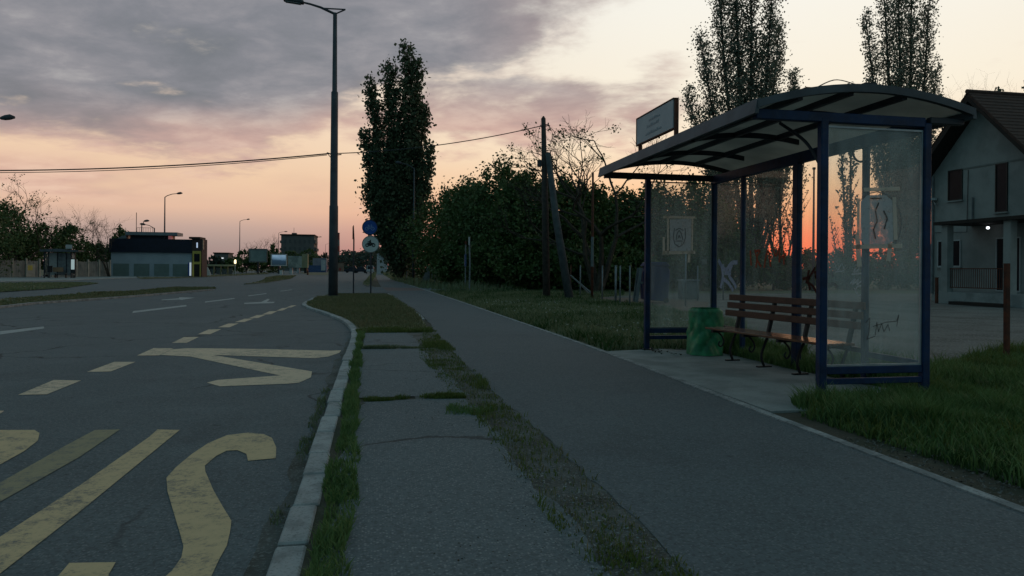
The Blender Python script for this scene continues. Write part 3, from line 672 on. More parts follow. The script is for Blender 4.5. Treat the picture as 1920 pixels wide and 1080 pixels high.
poplar('dark poplar tip rising over the ridge of the house roof', 62.5, 60, [(61.2, 20, .8), (63.5, 20.5, .9), (62.2, 17, 1.0)], .26, 'poplar', 151, .8, spread=.4)
x_, y_, z_ = onY(1582, 480, 62)
poplar('slender feathery sapling against the sunset behind the shelter end glass', x_, 62, [(x_ - .9, 6.6, .45), (x_ + .1, 8.0, .5), (x_ + .8, 7.2, .45)], .17, 'sparse', 161, .5, spread=.34)

TL = [(842, 352, 6.6, 'bush', 'round topped dark tree just right of the tall dense poplar'), (889, 334, 5.9, 'bush', 'dark leafy tree above the two thin posts, second to the right of the dense poplar'),
      (938, 303, 5.6, 'light', 'tall light green tree left of the wooden utility pole'), (985, 318, 4.2, 'bush', 'dark tree filling the gap just left of the wooden utility pole'),
      (1052, 322, 4.4, 'bush', 'dark tree directly behind the leaning strut of the utility pole'), (1108, 345, 4.4, 'bush', 'low dark tree behind the tall thin rusty mast'),
      (1168, 350, 4.4, 'bush', 'dark tree behind the bare tree, left of the shelter'), (1232, 344, 4.6, 'light', 'green tree seen through the far end glass of the shelter'),
      (1300, 338, 4.8, 'bush', 'dark tree behind the far back corner of the bus shelter'), (1345, 378, 3.0, 'bush', 'ragged dark tree seen through the first back pane of the shelter')]
for i, (px, py, w, k, lab) in enumerate(TL):
    Y = (66, 53, 50, 48, 46, 47, 48, 47, 50, 51)[i]; p = onY(px, py, Y)
    bushy(lab, p[0], Y, p[2], w * 1.15, 200 + i, .21, k, group='dark trees along the verge', clumps=95, per=170, raggedness=1.6)
for i, (px, py, Y, w, lab) in enumerate(((872, 440, 50, 4.4, 'dense dark shrub at the wood edge left of the two thin posts'), (935, 430, 47, 5.2, 'dense dark shrub at the wood edge right of the two thin posts'), (1000, 440, 41, 4, 'dense dark shrub behind the foot of the utility pole'),
                                          (1085, 450, 40, 4.5, 'dense dark shrub behind the braced fence post'), (1160, 455, 40, 4.5, 'dense dark shrub behind the grey fence posts'), (800, 445, 78, 7, 'dense dark shrub at the foot of the tall dense poplar'))):
    p = onY(px, py, Y); bushy(lab, p[0], Y, p[2], w, 240 + i, .2, 'bush', 'shrub', 'shrub', 'dark shrubs at the wood edge', clumps=60, per=190)
for i, (px, py, Y, w, lab) in enumerate(((1375, 470, 42, 4.5, 'dark hedge bush behind the first wide back pane of the shelter'), (1450, 466, 42.5, 4.5, 'dark hedge bush behind the orange graffiti pane'), (1520, 463, 43, 4.5, 'dark hedge bush behind the dark graffiti pane'),
                                          (1590, 465, 43.5, 4.8, 'dark hedge bush below the slender sapling'), (1665, 462, 44, 4.8, 'dark hedge bush behind the near end glass of the shelter'), (1735, 452, 46, 5, 'dark hedge bush just left of the house'), (1310, 468, 41, 4.5, 'dark hedge bush behind the far back corner of the shelter'))):
    p = onY(px, py, Y); bushy(lab, p[0], Y, p[2], w * 1.25, 260 + i, .17, 'bush', 'hedge_bush', 'hedge', 'hedge across the gravel yard', clumps=42, per=150, depth=2.2, raggedness=.5)
bare('bare branching tree with few leaves between the utility pole and the shelter', 11.9, 37, 9.6, 5.0, 303, .2, 4, 110)
bare('leafless thin tree on the skyline left of the house roof', 58.5, 60, 19.5, 3.5, 307, .16, 2, 0)
# left side: lighter leaf colour stands in for haze and open-sky light
for px, py, Y, w, k, lab, sd in ((-30, 370, 80, 6, 'light', 'dark tree at the far left edge of the picture', 1), (14, 372, 84, 4.4, 'light', 'tall dark tree behind the concrete fence at the left edge', 2), (88, 418, 88, 5.2, 'light', 'dark rounded tree behind the small far bus shelter', 3),
                                 (132, 420, 90, 4.2, 'light', 'dark tree right of the small far bus shelter roof', 4), (186, 455, 97, 5.4, 'light', 'pale green tree at the left corner of the dark blue building', 5), (226, 424, 104, 2.4, 'light', 'small dark tree showing above the dark blue building', 6), (45, 425, 86, 4.5, 'light', 'low dark tree between the left edge and the far shelter', 7)):
    p = onY(px, py, Y); bushy(lab, p[0], Y, p[2], w, 320 + sd, .24, k, group='trees beyond the far pavement', clumps=36, per=110, low=.12 if sd != 8 else .5, raggedness=1.5)
bare('tall sparse tree with few leaves above the left concrete fence', -36.6, 83, 11.2, 3.6, 341, .15, 3, 70, depth=5)
bare('leafless tree poking above the trees behind the far shelter', -33.2, 92, 8.4, 3, 343, .1, 3, 0, depth=5)
bare('thin leafless tree left of the dark blue building', -30.2, 90, 7.2, 3, 345, .09, 3, 8, depth=5)
for px, py, Y, w, k, lab, sd in ((402, 480, 150, 5, 'hazy', 'low green bush right of the yellow brick corner', 1), (432, 486, 150, 5, 'bush', 'low dark bush above the yellow beam frame', 2), (462, 468, 165, 6, 'bush', 'dark tree left of the large grey billboard', 3), (512, 460, 170, 4.5, 'bush', 'dark tree between the grey billboard and the apartment block', 4),
                                 (482, 466, 172, 5, 'bush', 'dark tree behind the large grey billboard', 5), (545, 470, 230, 9, 'bush', 'broad dark tree before the left of the apartment block', 6), (580, 466, 230, 8, 'bush', 'broad dark tree before the right of the apartment block', 7), (612, 474, 240, 9, 'hazy', 'greyish tree left of the street lamp foot', 8)):
    p = onY(px, py, Y); bushy(lab, p[0], Y, p[2], w, 360 + sd, .42, k, group='trees at the far end of the road', clumps=26, per=80)
bare('leafless tree above the large grey billboard', onY(490, 500, 175)[0], 175, 9.2, 5, 381, .16, 4, 0, depth=5)
fw = []
rs = np.random.RandomState(77)
for px in range(640, 735, 4):
    p = onY(px, 474 + rs.uniform(-8, 6) - max(0, px - 690) * .25, 300 + rs.uniform(-30, 30)); n = 260
    q = np.array([p[0], p[1], 0]) + np.column_stack([rs.randn(n) * 1.2, rs.randn(n) * 2, rs.rand(n) ** .7 * p[2]]); fw.append(q)
tag(leaves('far_wood', np.vstack(fw), .9, LEAF['hazy'], None, 78), kind='stuff')

# ------------------------------------------------------------------ street lamps
def lamp_near():
    x, y = -1.69, 30.85
    t = thing('street_lamp', 'tall grey street lamp standing at the tip of the grass island', 'street lamp', (x, y, -.01), 0)
    MB().tube([(x, y, 0), (x, y, 3.8), (x, y, 3.85), (x, y, 8.6), (x, y, 8.65), (x - .01, y, 11.95)], [.2, .185, .165, .145, .105, .085], 12).build('pole', MT['polegrey'], t, smooth=True)
    MB().tube([(x, y, -.02), (x, y, .05)], [.3, .28], 12).build('base', MT['polegrey'], t)
    MB().tube([(x, y, 11.9), (x - .3, y, 12.02), (x - .6, y, 12.14), (x - 1.0, y, 12.24), (x - 1.35, y, 12.3)], [.055, .055, .05, .045, .04], 8).build('arm', MT['polegrey'], t)
    b = MB(); b.tube([(x - .48, y, 12.11), (x + .42, y, 12.13)], .03, 6); b.tube([(x + .02, y, 11.92), (x + .4, y, 12.12)], .03, 6); b.build('bracket', MT['polegrey'], t)
    h = MB(); h.bar((x - 1.28, y, 12.29), (x - 2.1, y, 12.36), .28, .13); h.build('lamp_head', MT['polegrey'], t, bevel=.03)
    MB().bar((x - 1.4, y, 12.215), (x - 2.02, y, 12.268), .22, .02).build('lens', MT['galv'], t)
    c = MB(); c.bar((x - .3, y, 6.05), (x + .02, y, 5.95), .05, .05); c.bar((x - .28, y, 6.03), (x - .02, y, 5.7), .03, .03); c.bar((x - .02, y, 5.95), (x + .3, y, 6.0), .04, .04)
    c.build('cable_bracket', MT['darksteel'], t)
lamp_near()
def lamp(name, label, px, by, h, arm, side=1, group='street lamps along the road', Y=None, head=.55):
    x, y = at(px, by)[:2]
    if Y: x, y = onY(px, by, Y)[:2]
    t = thing(name, label, 'street lamp', (x, y, -.03), 0, group)
    MB().tube([(x, y, 0), (x, y, h * .45), (x, y, h - .25)], [.13, .1, .06], 8).build('pole', MT['polegrey'], t, smooth=True)
    MB().tube([(x, y, h - .3), (x + side * .25, y, h - .1), (x + side * arm * .55, y, h + .12), (x + side * arm, y, h + .22)], [.05, .05, .045, .04], 6).build('arm', MT['polegrey'], t)
    hd = MB(); a = x + side * arm
    hd.tube([(a - side * .1, y, h + .2), (a + side * .1, y, h + .24), (a + side * head * .6, y, h + .28), (a + side * head, y, h + .27)], [.08, .14, .15, .06], 8)
    hd.build('lamp_head', MT['polegrey'], t, smooth=True)
    return t
lamp('street_lamp', 'street lamp at the far left edge with only its head in the picture', -44, 541, 8.6, 1.15)
lamp('street_lamp', 'tall thin street lamp in front of the dark blue building', 308, 518, 10.2, 1.5)
lamp('street_lamp', 'thin street lamp between the yellow beam frame and the grey billboard', 449, 509.5, 12.0, 1.6, Y=172)
lamp('street_lamp', 'thin far street lamp at the left corner of the apartment block', 522, 506, 12.2, 1.8, Y=231, head=.8)
lamp('street_lamp', 'faint far street lamp just left of the near lamp pole', 610, 506, 13.2, 2.2, Y=366, head=1.2)
lamp('street_lamp', 'short street lamp with a stubby arm at the middle of the dark blue building', 265, 517, 6.9, .35)
lamp('street_lamp', 'short street lamp with its arm pointing left before the dark blue building', 288.5, 517, 6.5, 1.2, -1)
lamp('street_lamp', 'far street lamp with its arm over the right corner of the apartment block', 588, 507, 13.2, 2.0, Y=290, head=1.0)
lamp('street_lamp', 'grey street lamp in front of the tall dense poplar', 775, 526, 11.1, 1.3, -1, Y=69, head=.5)
lamp('street_lamp', 'far street lamp whose head shows left of the round blue sign', 694, 508, 10.6, 1.5, -1, Y=195, head=.6)

# ------------------------------------------------------------------ poles, signs, cable
x, y = -.15, 34.11
t = thing('traffic_sign', 'round blue cycle sign above a round white motorcycle sign on one post', 'road sign', (x, y, 0), rad(-4))
MB().tube([(0, .05, -.05), (0, .05, 3.55)], .035, 8).build('post', MT['darksteel'], t, world=False)
d = MB().disc(-.06, 3.13, .355, -.012, .012).build('blue_sign', MT['bluesign'], t, world=False); d['label'] = 'round blue sign with a pale bicycle'
MB().ring(-.06, 3.13, .33, .362, -.02, .02).build('rim', MT['darksteel'], d, world=False)
b = MB(); cx, cz = -.06, 3.07
for dx in (-.13, .13): b.ring(cx + dx, cz, .062, .085, -.02, -.014, 16)
for p, q in (((-.13, 0), (-.05, .12)), ((-.05, .12), (.09, .12)), ((.09, .12), (.13, 0)), ((-.13, 0), (.01, 0)), ((.01, 0), (-.07, .16)), ((.01, 0), (.09, .12)), ((-.11, .165), (-.03, .165)), ((.09, .12), (.075, .18)), ((.04, .185), (.09, .18))):
    b.bar((cx + p[0], -.017, cz + p[1]), (cx + q[0], -.017, cz + q[1]), .018, .006, (0, 1, 0))
b.build('bicycle_symbol', MT['symbol'], d, world=False)
d = MB().disc(-.02, 2.34, .395, -.012, .012).build('white_sign', MT['whitesign'], t, world=False); d['label'] = 'round white sign with a dark rimmed edge and black motorcycle'
MB().ring(-.02, 2.34, .375, .402, -.022, .02).build('rim', mat('sign_rim_grey', (.2, .19, .19), (.15, .14, .14), 5, .6), d, world=False)
b = MB(); cx, cz = -.03, 2.29
for dx in (-.15, .15): b.ring(cx + dx, cz, .045, .085, -.022, -.014, 16)
b.prism([(cx - .17, cz + .05), (cx - .12, cz + .11), (cx - .02, cz + .13), (cx + .08, cz + .11), (cx + .19, cz + .1), (cx + .17, cz + .06), (cx + .07, cz + .03), (cx + .04, cz - .03), (cx - .06, cz - .04), (cx - .09, cz + .03)], -.022, -.014, 'xz')
b.prism([(cx - .06, cz + .12), (cx - .05, cz + .2), (cx - .01, cz + .26), (cx + .025, cz + .245), (cx + .02, cz + .19), (cx + .05, cz + .12)], -.023, -.0145, 'xz')
b.bar((cx - .15, -.018, cz), (cx - .1, -.018, cz + .16), .025, .006, (0, 1, 0)); b.bar((cx - .13, -.018, cz + .16), (cx + .0, -.018, cz + .2), .025, .007, (0, 1, 0))
b.build('motorcycle_symbol', MT['black'], d, world=False)
x, y = 3.25, 72.5
t = thing('traffic_sign', 'small round blue cycle sign at the foot of the tall dense poplar', 'road sign', (x, y, 0))
MB().tube([(0, .06, -.05), (0, .06, 3.7)], .045, 8).build('post', MT['galv'], t, world=False)
d = MB().disc(0, 3.4, .42, -.02, .02).build('blue_sign', MT['bluesign'], t, world=False)
b = MB()
for dx in (-.15, .15): b.ring(dx, 3.33, .07, .1, -.03, -.022, 14)
for p, q in (((-.15, 0), (-.05, .14)), ((-.05, .14), (.1, .14)), ((.1, .14), (.15, 0)), ((.01, 0), (-.06, .17)), ((-.15, 0), (.01, 0))): b.bar((p[0], -.026, 3.33 + p[1]), (q[0], -.026, 3.33 + q[1]), .025, .008, (0, 1, 0))
b.build('bicycle_symbol', MT['symbol'], d, world=False)
t = thing('sign_post', 'thin post with a narrow rust red sign seen edge on, left of the round signs', 'sign post', (-.98, 35.5, 0), rad(4))
MB().tube([(0, 0, -.05), (0, 0, 2.6), (-.02, 0, 3.3)], [.035, .035, .015], 8).build('post', MT['darksteel'], t, world=False)
MB().box((-.035, -.02, 2.93), (.05, .5, .62)).build('sign_panel', MT['rust'], t, world=False, bevel=.006)
t = thing('marker_post', 'thin dark post with a red cap before the dark trees, left of the pale post', 'post', (5.7, 44.9, 0), 0, 'thin posts in the verge')
MB().tube([(0, 0, -.05), (0, 0, 2.75)], .04, 8).build('post', MT['galv'], t, world=False)
MB().box((0, -.02, 2.86), (.1, .1, .2)).build('cap', MT['rust'], t, world=False, bevel=.01)
MB().box((-.02, -.05, 1.75), (.09, .4, .75)).build('sign_panel', MT['bluetarp'], t, world=False, bevel=.006)
t = thing('marker_post', 'pale thin post standing alone before the dark trees', 'post', (5.23, 39.4, 0), 0, 'thin posts in the verge')
MB().tube([(0, 0, -.05), (.02, 0, 1.6), (-.03, 0, 2.95)], .045, 8).build('post', MT['galv'], t, world=False)
MB().tube([(-.028, 0, 2.55), (-.032, 0, 3.0)], .05, 8).build('cap', MT['frame'], t, world=False)

t = thing('utility_pole', 'weathered wooden utility pole with a leaning strut carrying the cable', 'utility pole', (7.44, 30.41, 0))
MB().tube([(7.46, 30.41, -.1), (7.36, 30.41, 4), (7.25, 30.41, 7.85)], [.17, .15, .1], 10).build('pole', MT['oldwood'], t, smooth=True)
MB().tube([(7.25, 30.41, 7.83), (7.25, 30.41, 7.95)], [.1, .03], 10).build('pole_cap', MT['oldwood'], t)
MB().tube([(8.12, 29.0, -.1), (7.7, 29.8, 3.4), (7.42, 30.22, 6.3)], [.19, .16, .12], 10).build('strut', MT['strut'], t, smooth=True)
b = MB(); b.bar((7.1, 30.36, 7.5), (7.28, 30.36, 7.5), .06, .06); b.bar((7.2, 30.36, 7.56), (7.46, 30.36, 7.56), .05, .05); b.tube([(7.46, 30.36, 7.5), (7.46, 30.36, 7.66)], .03, 6); b.build('insulator_arm', MT['darksteel'], t)
MB().box((7.06, 30.3, 5.85), (.17, .17, .3)).build('junction_box', MT['darksteel'], t, bevel=.02)
b = MB(); b.tube(smooth_line([(7.46, 30.3, 7.55), (7.62, 30.2, 7.1), (7.48, 30.15, 6.5), (7.62, 30.1, 5.9), (7.5, 30.1, 5.3)], 6), .012, 4); b.tube(smooth_line([(7.46, 30.3, 7.5), (7.7, 30.2, 7.2), (7.55, 30.2, 6.8)], 6), .01, 4); b.build('loose_wires', MT['black'], t)
def sag(p, q, s, n=24):
    p, q = np.array(p), np.array(q); return [tuple(p + (q - p) * k / n - np.array([0, 0, s * 4 * (k / n) * (1 - k / n)])) for k in range(n + 1)]
c = MB()
A_, B_, C_ = (7.12, 30.36, 7.5), (-1.98, 30.8, 6.0), (-24, 36, 5.45)
c.tube(sag(A_, B_, .25), .02, 5); c.tube(sag(B_, C_, .42, 30), .028, 5); c.tube([(x_, y_ + .05, z_ - .045) for x_, y_, z_ in sag(B_, C_, .46, 30)], .016, 5)
c.tube(sag((7.22, 30.36, 6.9), (6.3, 30.45, 7.35), .02), .012, 4)
tag(c.build('power_cable', MT['black']), 'thin sagging black cable from the wooden pole over the road past the lamp', 'cable')

# slim fence posts along the verge
def fpost(label, x, y, h, m='galv', r=.028, name='fence_post', group='slim fence posts beside the verge'):
    t = thing(name, label, 'fence post', (x, y, 0), 0, group)
    MB().tube([(0, 0, -.1), (0, 0, h)], r, 8).build('post', MT[m], t, world=False, smooth=True)
    MB().tube([(0, 0, h), (0, 0, h + .02)], [r + .006, r], 8).build('post_cap', MT[m], t, world=False)
    return t
t = fpost('rusty fence post with a pair of diagonal braces beside the leaning strut', 9.28, 33, 1.42, 'rust')
MB().bar((-.02, 0, .95), (.55, -2.2, 0), .05, .05).build('brace', MT['concpole'], t, world=False)
MB().bar((0, .02, .95), (1.1, .4, 0), .04, .04).build('brace', MT['galv'], t, world=False)
fpost('slim grey fence post standing inside the diagonal braces', 8.99, 30.4, 1.4)
fpost('slim grey fence post just right of the tall rusty mast', 8.96, 27.2, 1.37)
fpost('thick one of two grey fence posts standing close together', 8.47, 24.2, 1.36, r=.04)
fpost('thin one of two grey fence posts standing close together', 8.6, 24.1, 1.35)
fpost('slim grey fence post left of the blue container', 8.33, 22.4, 1.34)
fpost('slim fence post seen through the far end glass, left of the grey box', 10.4, 22.6, 1.9, r=.03)
fpost('slim fence post seen through the far end glass, before the grey box', 12.95, 27, 1.4)
fpost('slim fence post seen through the far end glass, nearest the back corner', 14.6, 28, 1.5)
t = thing('mast', 'tall thin rusty mast among the fence posts', 'mast', (9.0, 28.7, 0))
MB().tube([(0, 0, -.1), (0, 0, 3), (.0, 0, 5.3)], [.06, .055, .045], 8).build('mast_pole', MT['rust'], t, world=False, smooth=True)
MB().tube([(0, 0, 1.35), (0, 0, 2.6)], [.064, .062], 8).build('sleeve', MT['concpole'], t, world=False)
x_, y_ = onY(1525, 480, 40)[:2]
t = thing('mast', 'thin dark mast seen against the sunset through the back glass', 'mast', (x_, y_, 0))
MB().tube([(0, 0, -.1), (0, 0, 7.6)], [.09, .05], 8).build('mast_pole', MT['darksteel'], t, world=False, smooth=True)
MB().box((0, 0, 7.66), (.16, .16, .14)).build('mast_cap', MT['darksteel'], t, world=False, bevel=.02)
t = thing('fence_post', 'leaning rust red post standing on the gravel before the house', 'fence post', (8.57, 8.32, 0))
MB().bar((0, 0, -.2), (-.01, 0, 1.34), .055, .055, (0, 1, 0)).build('post', MT['rust'], t, world=False)
MB().bar((.04, .04, -.2), (.035, .04, 1.2), .03, .03, (0, 1, 0)).build('stiffener', MT['oldwood'], t, world=False)
x_, y_ = at(1755, 567)[:2]
t = thing('fence_post', 'short dark post beside the left corner of the house', 'fence post', (x_ - .6, y_ - .7, 0))
MB().bar((0, 0, -.1), (0, 0, 1.0), .09, .09, (0, 1, 0)).build('post', MT['rust'], t, world=False)
MB().box((0, 0, 1.01), (.11, .11, .03)).build('post_cap', MT['rust'], t, world=False)

# blue container and grey box behind the far end glass
t = thing('waste_container', 'dark blue waste container with grey side arms behind the shelter', 'container', (10.35, 25.2, 0), rad(-12))
MB().prism([(-.45, .12), (.42, .05), (.5, 1.2), (.38, 1.38), (-.36, 1.38), (-.5, 1.15)], -.45, .45, 'xz').build('body', MT['blueplastic'], t, world=False, bevel=.03)
MB().prism([(-.5, 1.36), (.5, 1.36), (.36, 1.52), (-.36, 1.52)], -.48, .48, 'xz').build('lid', MT['blueplastic'], t, world=False, bevel=.03)
b = MB(); b.bar((-.72, -.3, .02), (-.56, -.3, 1.3), .1, .08, (0, 1, 0)); b.bar((-.66, -.3, .75), (-.46, -.3, .75), .08, .08); b.build('side_arm', MT['concpole'], t, world=False)
b = MB(); b.bar((-.72, .3, .02), (-.56, .3, 1.3), .1, .08, (0, 1, 0)); b.bar((-.66, .3, .75), (-.46, .3, .75), .08, .08); b.build('side_arm', MT['concpole'], t, world=False)
for dx in (-.35, .35): MB().tube([(dx, -.47, .1), (dx, -.38, .1)], .1, 10).build('wheel', MT['tyre'], t, world=False)
x_, y_ = at(1291, 562)[:2]
t = thing('storage_box', 'light grey storage box seen through the far end glass', 'box', (x_, y_, 0), rad(-8))
MB().b3(-.36, .36, -.3, .3, .04, .78).build('body', MT['concpole'], t, world=False, bevel=.02)
MB().b3(-.39, .39, -.33, .33, .785, .84).build('lid', MT['galv'], t, world=False, bevel=.015)

# ------------------------------------------------------------------ the bus shelter
XF, XB, YN, YF = 4.06, 5.15, 5.90, 10.18
XT0, XT1, HB = 3.33, 5.57, 2.61                  # roof tips, beam height
sh = thing('bus_shelter', 'dark blue steel bus shelter with curved roof and grimy glass walls', 'bus shelter', ((XF + XB) / 2, (YN + YF) / 2, 0))
def post(x, y, w=.075, h=2.62): MB().b3(x - w / 2, x + w / 2, y - w / 2, y + w / 2, -.05, h).build('post', MT['navy'], sh, bevel=.008)
for x, y in ((XF, YN), (XB, YN), (XF, YF), (XB, YF)):
    post(x, y)
    b = MB(); b.b3(x - .075, x + .075, y - .075, y + .075, .006, .02)
    for a in (-1, 1):
        for c in (-1, 1): b.tube([(x + a * .06, y + c * .06, .02), (x + a * .06, y + c * .06, .045)], .012, 6)
    b.build('base_plate', MT['darksteel'], sh)
BX = XB + .0; frac = (.205, .515, .805); BY = [YF - k * (YF - YN) for k in frac]
for y in BY: MB().b3(BX - (.03 if y != BY[1] else .045), BX + .03, y - (.03 if y != BY[1] else .055), y + (.03 if y != BY[1] else .055), -.05, 2.56).build('post', MT['navy'], sh, bevel=.006)
# roof: arched sheet on ribs and purlins, a fascia along both edges
def arch(x):                                     # height of the roof's underside
    u = (x - XT0) / (XT1 - XT0); return 2.665 + .18 * (1 - (2 * u - 1) ** 2) + .04 * u
NA = 18; YR0, YR1 = YN - .1, YF + .08
xs = [XT0 + (XT1 - XT0) * k / NA for k in range(NA + 1)]
rf = MB()
for k in range(NA):
    x0, x1 = xs[k], xs[k + 1]
    if k == 0: o = len(rf.v)
    rf.add([(x0, YR0, arch(x0) + .03), (x1, YR0, arch(x1) + .03), (x1, YR1, arch(x1) + .03), (x0, YR1, arch(x0) + .03),
            (x0, YR0, arch(x0) + .042), (x1, YR0, arch(x1) + .042), (x1, YR1, arch(x1) + .042), (x0, YR1, arch(x0) + .042)],
           [(3, 2, 1, 0), (4, 5, 6, 7), (0, 1, 5, 4), (2, 3, 7, 6)] + ([(3, 0, 4, 7)] if k == 0 else []) + ([(1, 2, 6, 5)] if k == NA - 1 else []))
m_, nt_, b_ = new_mat('roof_polycarbonate')
n_ = noise(nt_, geopos(nt_), 1.6, 5, .6)
cc_ = mixc(nt_, n_.step(.3, .7), (.55, .53, .48), (.4, .39, .36)); nt_.links.new(cc_, b_.inputs['Base Color']); b_.inputs['Roughness'].default_value = .5
tl_ = nt_.nodes.new('ShaderNodeBsdfTranslucent'); nt_.links.new(cc_, tl_.inputs[0]); mx_ = nt_.nodes.new('ShaderNodeMixShader'); mx_.inputs[0].default_value = .62
nt_.links.new(b_.outputs[0], mx_.inputs[1]); nt_.links.new(tl_.outputs[0], mx_.inputs[2]); nt_.links.new(mx_.outputs[0], nt_.nodes['Material Output'].inputs[0])
rf.build('roof_sheet', m_, sh)
def rib(y, w, d, m='navy', x0=XT0, x1=XT1, zoff=0.):
    pts = [(x0 + (x1 - x0) * k / NA) for k in range(NA + 1)]
    poly = [(x, arch(x) + .027 + zoff) for x in pts] + [(x, arch(x) - d + zoff) for x in pts[::-1]]
    MB().prism([(a, b) for a, b in poly], y - w / 2, y + w / 2, 'xz').build('roof_rib', MT[m], sh)
rib(YN - .1, .05, .045, 'roofgrey', zoff=.035); rib(YF + .08, .05, .03, 'darksteel')
for y in BY: rib(y, .035, .035, 'darksteel', XF - .35, XB)
for x in (3.78, 4.3, 4.86): MB().b3(x - .025, x + .025, YR0 + .03, YR1 - .03, arch(x) - .03, arch(x) + .026).build('purlin', MT['darksteel'], sh)
b = MB(); b.prism([(XT0 - .03, arch(XT0) - .06), (XT0 + .01, arch(XT0) - .06), (XT0 + .03, arch(XT0) + .075), (XT0 - .0, arch(XT0) + .075)], YR0 - .02, YR1 + .02, 'xz'); b.build('front_fascia', MT['roofgrey'], sh)
b = MB(); b.prism([(XT1 - .01, arch(XT1) - .04), (XT1 + .03, arch(XT1) - .04), (XT1 + .02, arch(XT1) + .06), (XT1 - .02, arch(XT1) + .06)], YR0 - .02, YR1 + .02, 'xz'); b.build('rear_fascia', MT['roofgrey'], sh)
# beams: rear beam, end beams that run out under the overhang, brackets
MB().b3(XB - .045, XB + .045, YN + .03, YF - .03, HB - .07, HB + .06).build('rear_beam', MT['navy'], sh, bevel=.006)
for y in (YN, YF):
    MB().b3(XT0 + .04, XB - .03, y - .035, y + .035, HB - .03, HB + .06).build('end_beam', MT['navy'] if y == YN else MT['darksteel'], sh, bevel=.006)
    MB().b3(XB + .03, XT1 - .02, y - .03, y + .03, HB + .01, HB + .07).build('rear_bracket', MT['darksteel'], sh, bevel=.005)
MB().tube(smooth_line([(XF, YN + .045, 2.2), (XF - .02, YN + .25, 2.45), (XF - .1, YN + .55, 2.68)], 6), .016, 6).build('knee_brace', MT['darksteel'], sh)
b = MB(); b.tube([(4.98 + .075 * cos(k * pi / 9), 6.62 + .02 * sin(k * pi / 9), 2.44 + .085 * sin(k * pi / 9)) for k in range(19)], .012, 6); b.build('hanging_loop', MT['black'], sh)
b = MB(); b.b3(4.42, 4.54, 6.72, 6.82, 3.0, 3.14); b.tube([(4.48, 6.77, 2.93), (4.48, 6.77, 3.0)], .015, 6); b.build('roof_sensor', MT['rust'], sh, bevel=.01)
b = MB(); b.tube(smooth_line([(4.48, 6.72, 3.1), (4.52, 6.4, 3.13), (4.55, 6.12, 3.02), (4.56, 6.0, 2.97)], 6), .006, 4); b.box((4.56, 5.95, 2.965), (.12, .1, .03)); b.build('roof_cable', MT['darksteel'], sh)
# glass walls
def end_wall(y, name, m_trim, zt=HB - .06):
    x0, x1, z0 = XF + .04, XB - .04, .33
    g = MB().b3(x0, x1, y - .004, y + .004, z0, zt).build(name, MT['glass'], sh)
    tr = MB(); w = .013
    tr.b3(x0, x1, y - .012, y + .012, zt - w, zt + .004); tr.b3(x0, x0 + w, y - .012, y + .012, z0 + w, zt - w); tr.b3(x1 - w, x1, y - .012, y + .012, z0 + w, zt - w); tr.b3(x0, x1, y - .012, y + .012, z0 - .004, z0 + w)
    tr.build('glass_trim', m_trim, g)
    MB().b3(XF + .0375, XB - .0375, y - .025, y + .025, .255, .325).build('lower_rail', MT['navy'], sh, bevel=.006)
    MB().b3(XF + .0375, XB - .0375, y - .025, y + .025, .16, .215).build('lower_rail', MT['navy'], sh, bevel=.006)
    return g
gn = end_wall(YN, 'near_end_glass', MT['alu']); gf = end_wall(YF, 'far_end_glass', mat('dull_trim', (.12, .14, .14), (.09, .1, .1), 5, .6))
panes = []
ys = [YF - .04, *[y for k in BY for y in (k,)], YN + .04]
for a, c in zip(ys[:-1], ys[1:]):
    panes.append(MB().b3(XB - .004, XB + .004, c + .045, a - .045, .4, HB - .075).build('back_glass', MT['glassb'], sh))
MB().b3(XB - .02, XB + .02, YN + .04, BY[2] - .035, .3, .36).build('lower_rail', MT['navy'], sh, bevel=.005)
MB().b3(XB - .02, XB + .02, BY[2] + .035, YF - .04, .335, .39).build('lower_rail', MT['darksteel'], sh, bevel=.005)
# what is left of old posters and the graffiti, laid on the panes
def film(name, c, alpha, noise_scale=9.):
    m, nt, b = new_mat(name); b.inputs['Base Color'].default_value = (*c, 1); b.inputs['Roughness'].default_value = .8
    n = noise(nt, geopos(nt), noise_scale, 6, .7)
    tl = nt.nodes.new('ShaderNodeBsdfTranslucent'); tl.inputs[0].default_value = (*c, 1); tr = nt.nodes.new('ShaderNodeBsdfTransparent')
    m1 = nt.nodes.new('ShaderNodeMixShader'); m1.inputs[0].default_value = .4; nt.links.new(b.outputs[0], m1.inputs[1]); nt.links.new(tl.outputs[0], m1.inputs[2])
    m2 = nt.nodes.new('ShaderNodeMixShader'); nt.links.new((n.step(.2, .52) * alpha).s, m2.inputs[0])
    nt.links.new(tr.outputs[0], m2.inputs[1]); nt.links.new(m1.outputs[0], m2.inputs[2]); nt.links.new(m2.outputs[0], nt.nodes['Material Output'].inputs[0]); return m
F_tape = film('old_tape', (.75, .7, .62), .8); F_res = film('poster_residue', (.62, .66, .68), .8, 14.); F_white = film('white_graffiti', (.55, .56, .6), .8, 25.)
F_blue = film('pale_blue_graffiti', (.42, .47, .6), .7, 20.); F_red = film('dark_red_graffiti', (.09, .018, .01), 1.0, 25.); F_or = film('orange_graffiti', (.45, .1, .05), .9, 20.); F_blk = film('black_scribble', (.05, .055, .055), .5, 25.); F_mark = film('pale_ring', (.3, .32, .33), .55, 20.)
def on_end(pts, y): return [(onY(px, py, y)[0], onY(px, py, y)[2]) for px, py in pts]
def strip_xz(mb, pts, w, y0, y1):
    for (a, b), (c, d) in zip(pts[:-1], pts[1:]):
        dx, dz = c - a, d - b; L = math.hypot(dx, dz) or 1; nx, nz = -dz / L * w / 2, dx / L * w / 2
        mb.prism([(a - nx, b - nz), (c - nx, d - nz), (c + nx, d + nz), (a + nx, b + nz)], y0, y1, 'xz')
fy0, fy1 = YF - .0075, YF - .0055
b = MB()
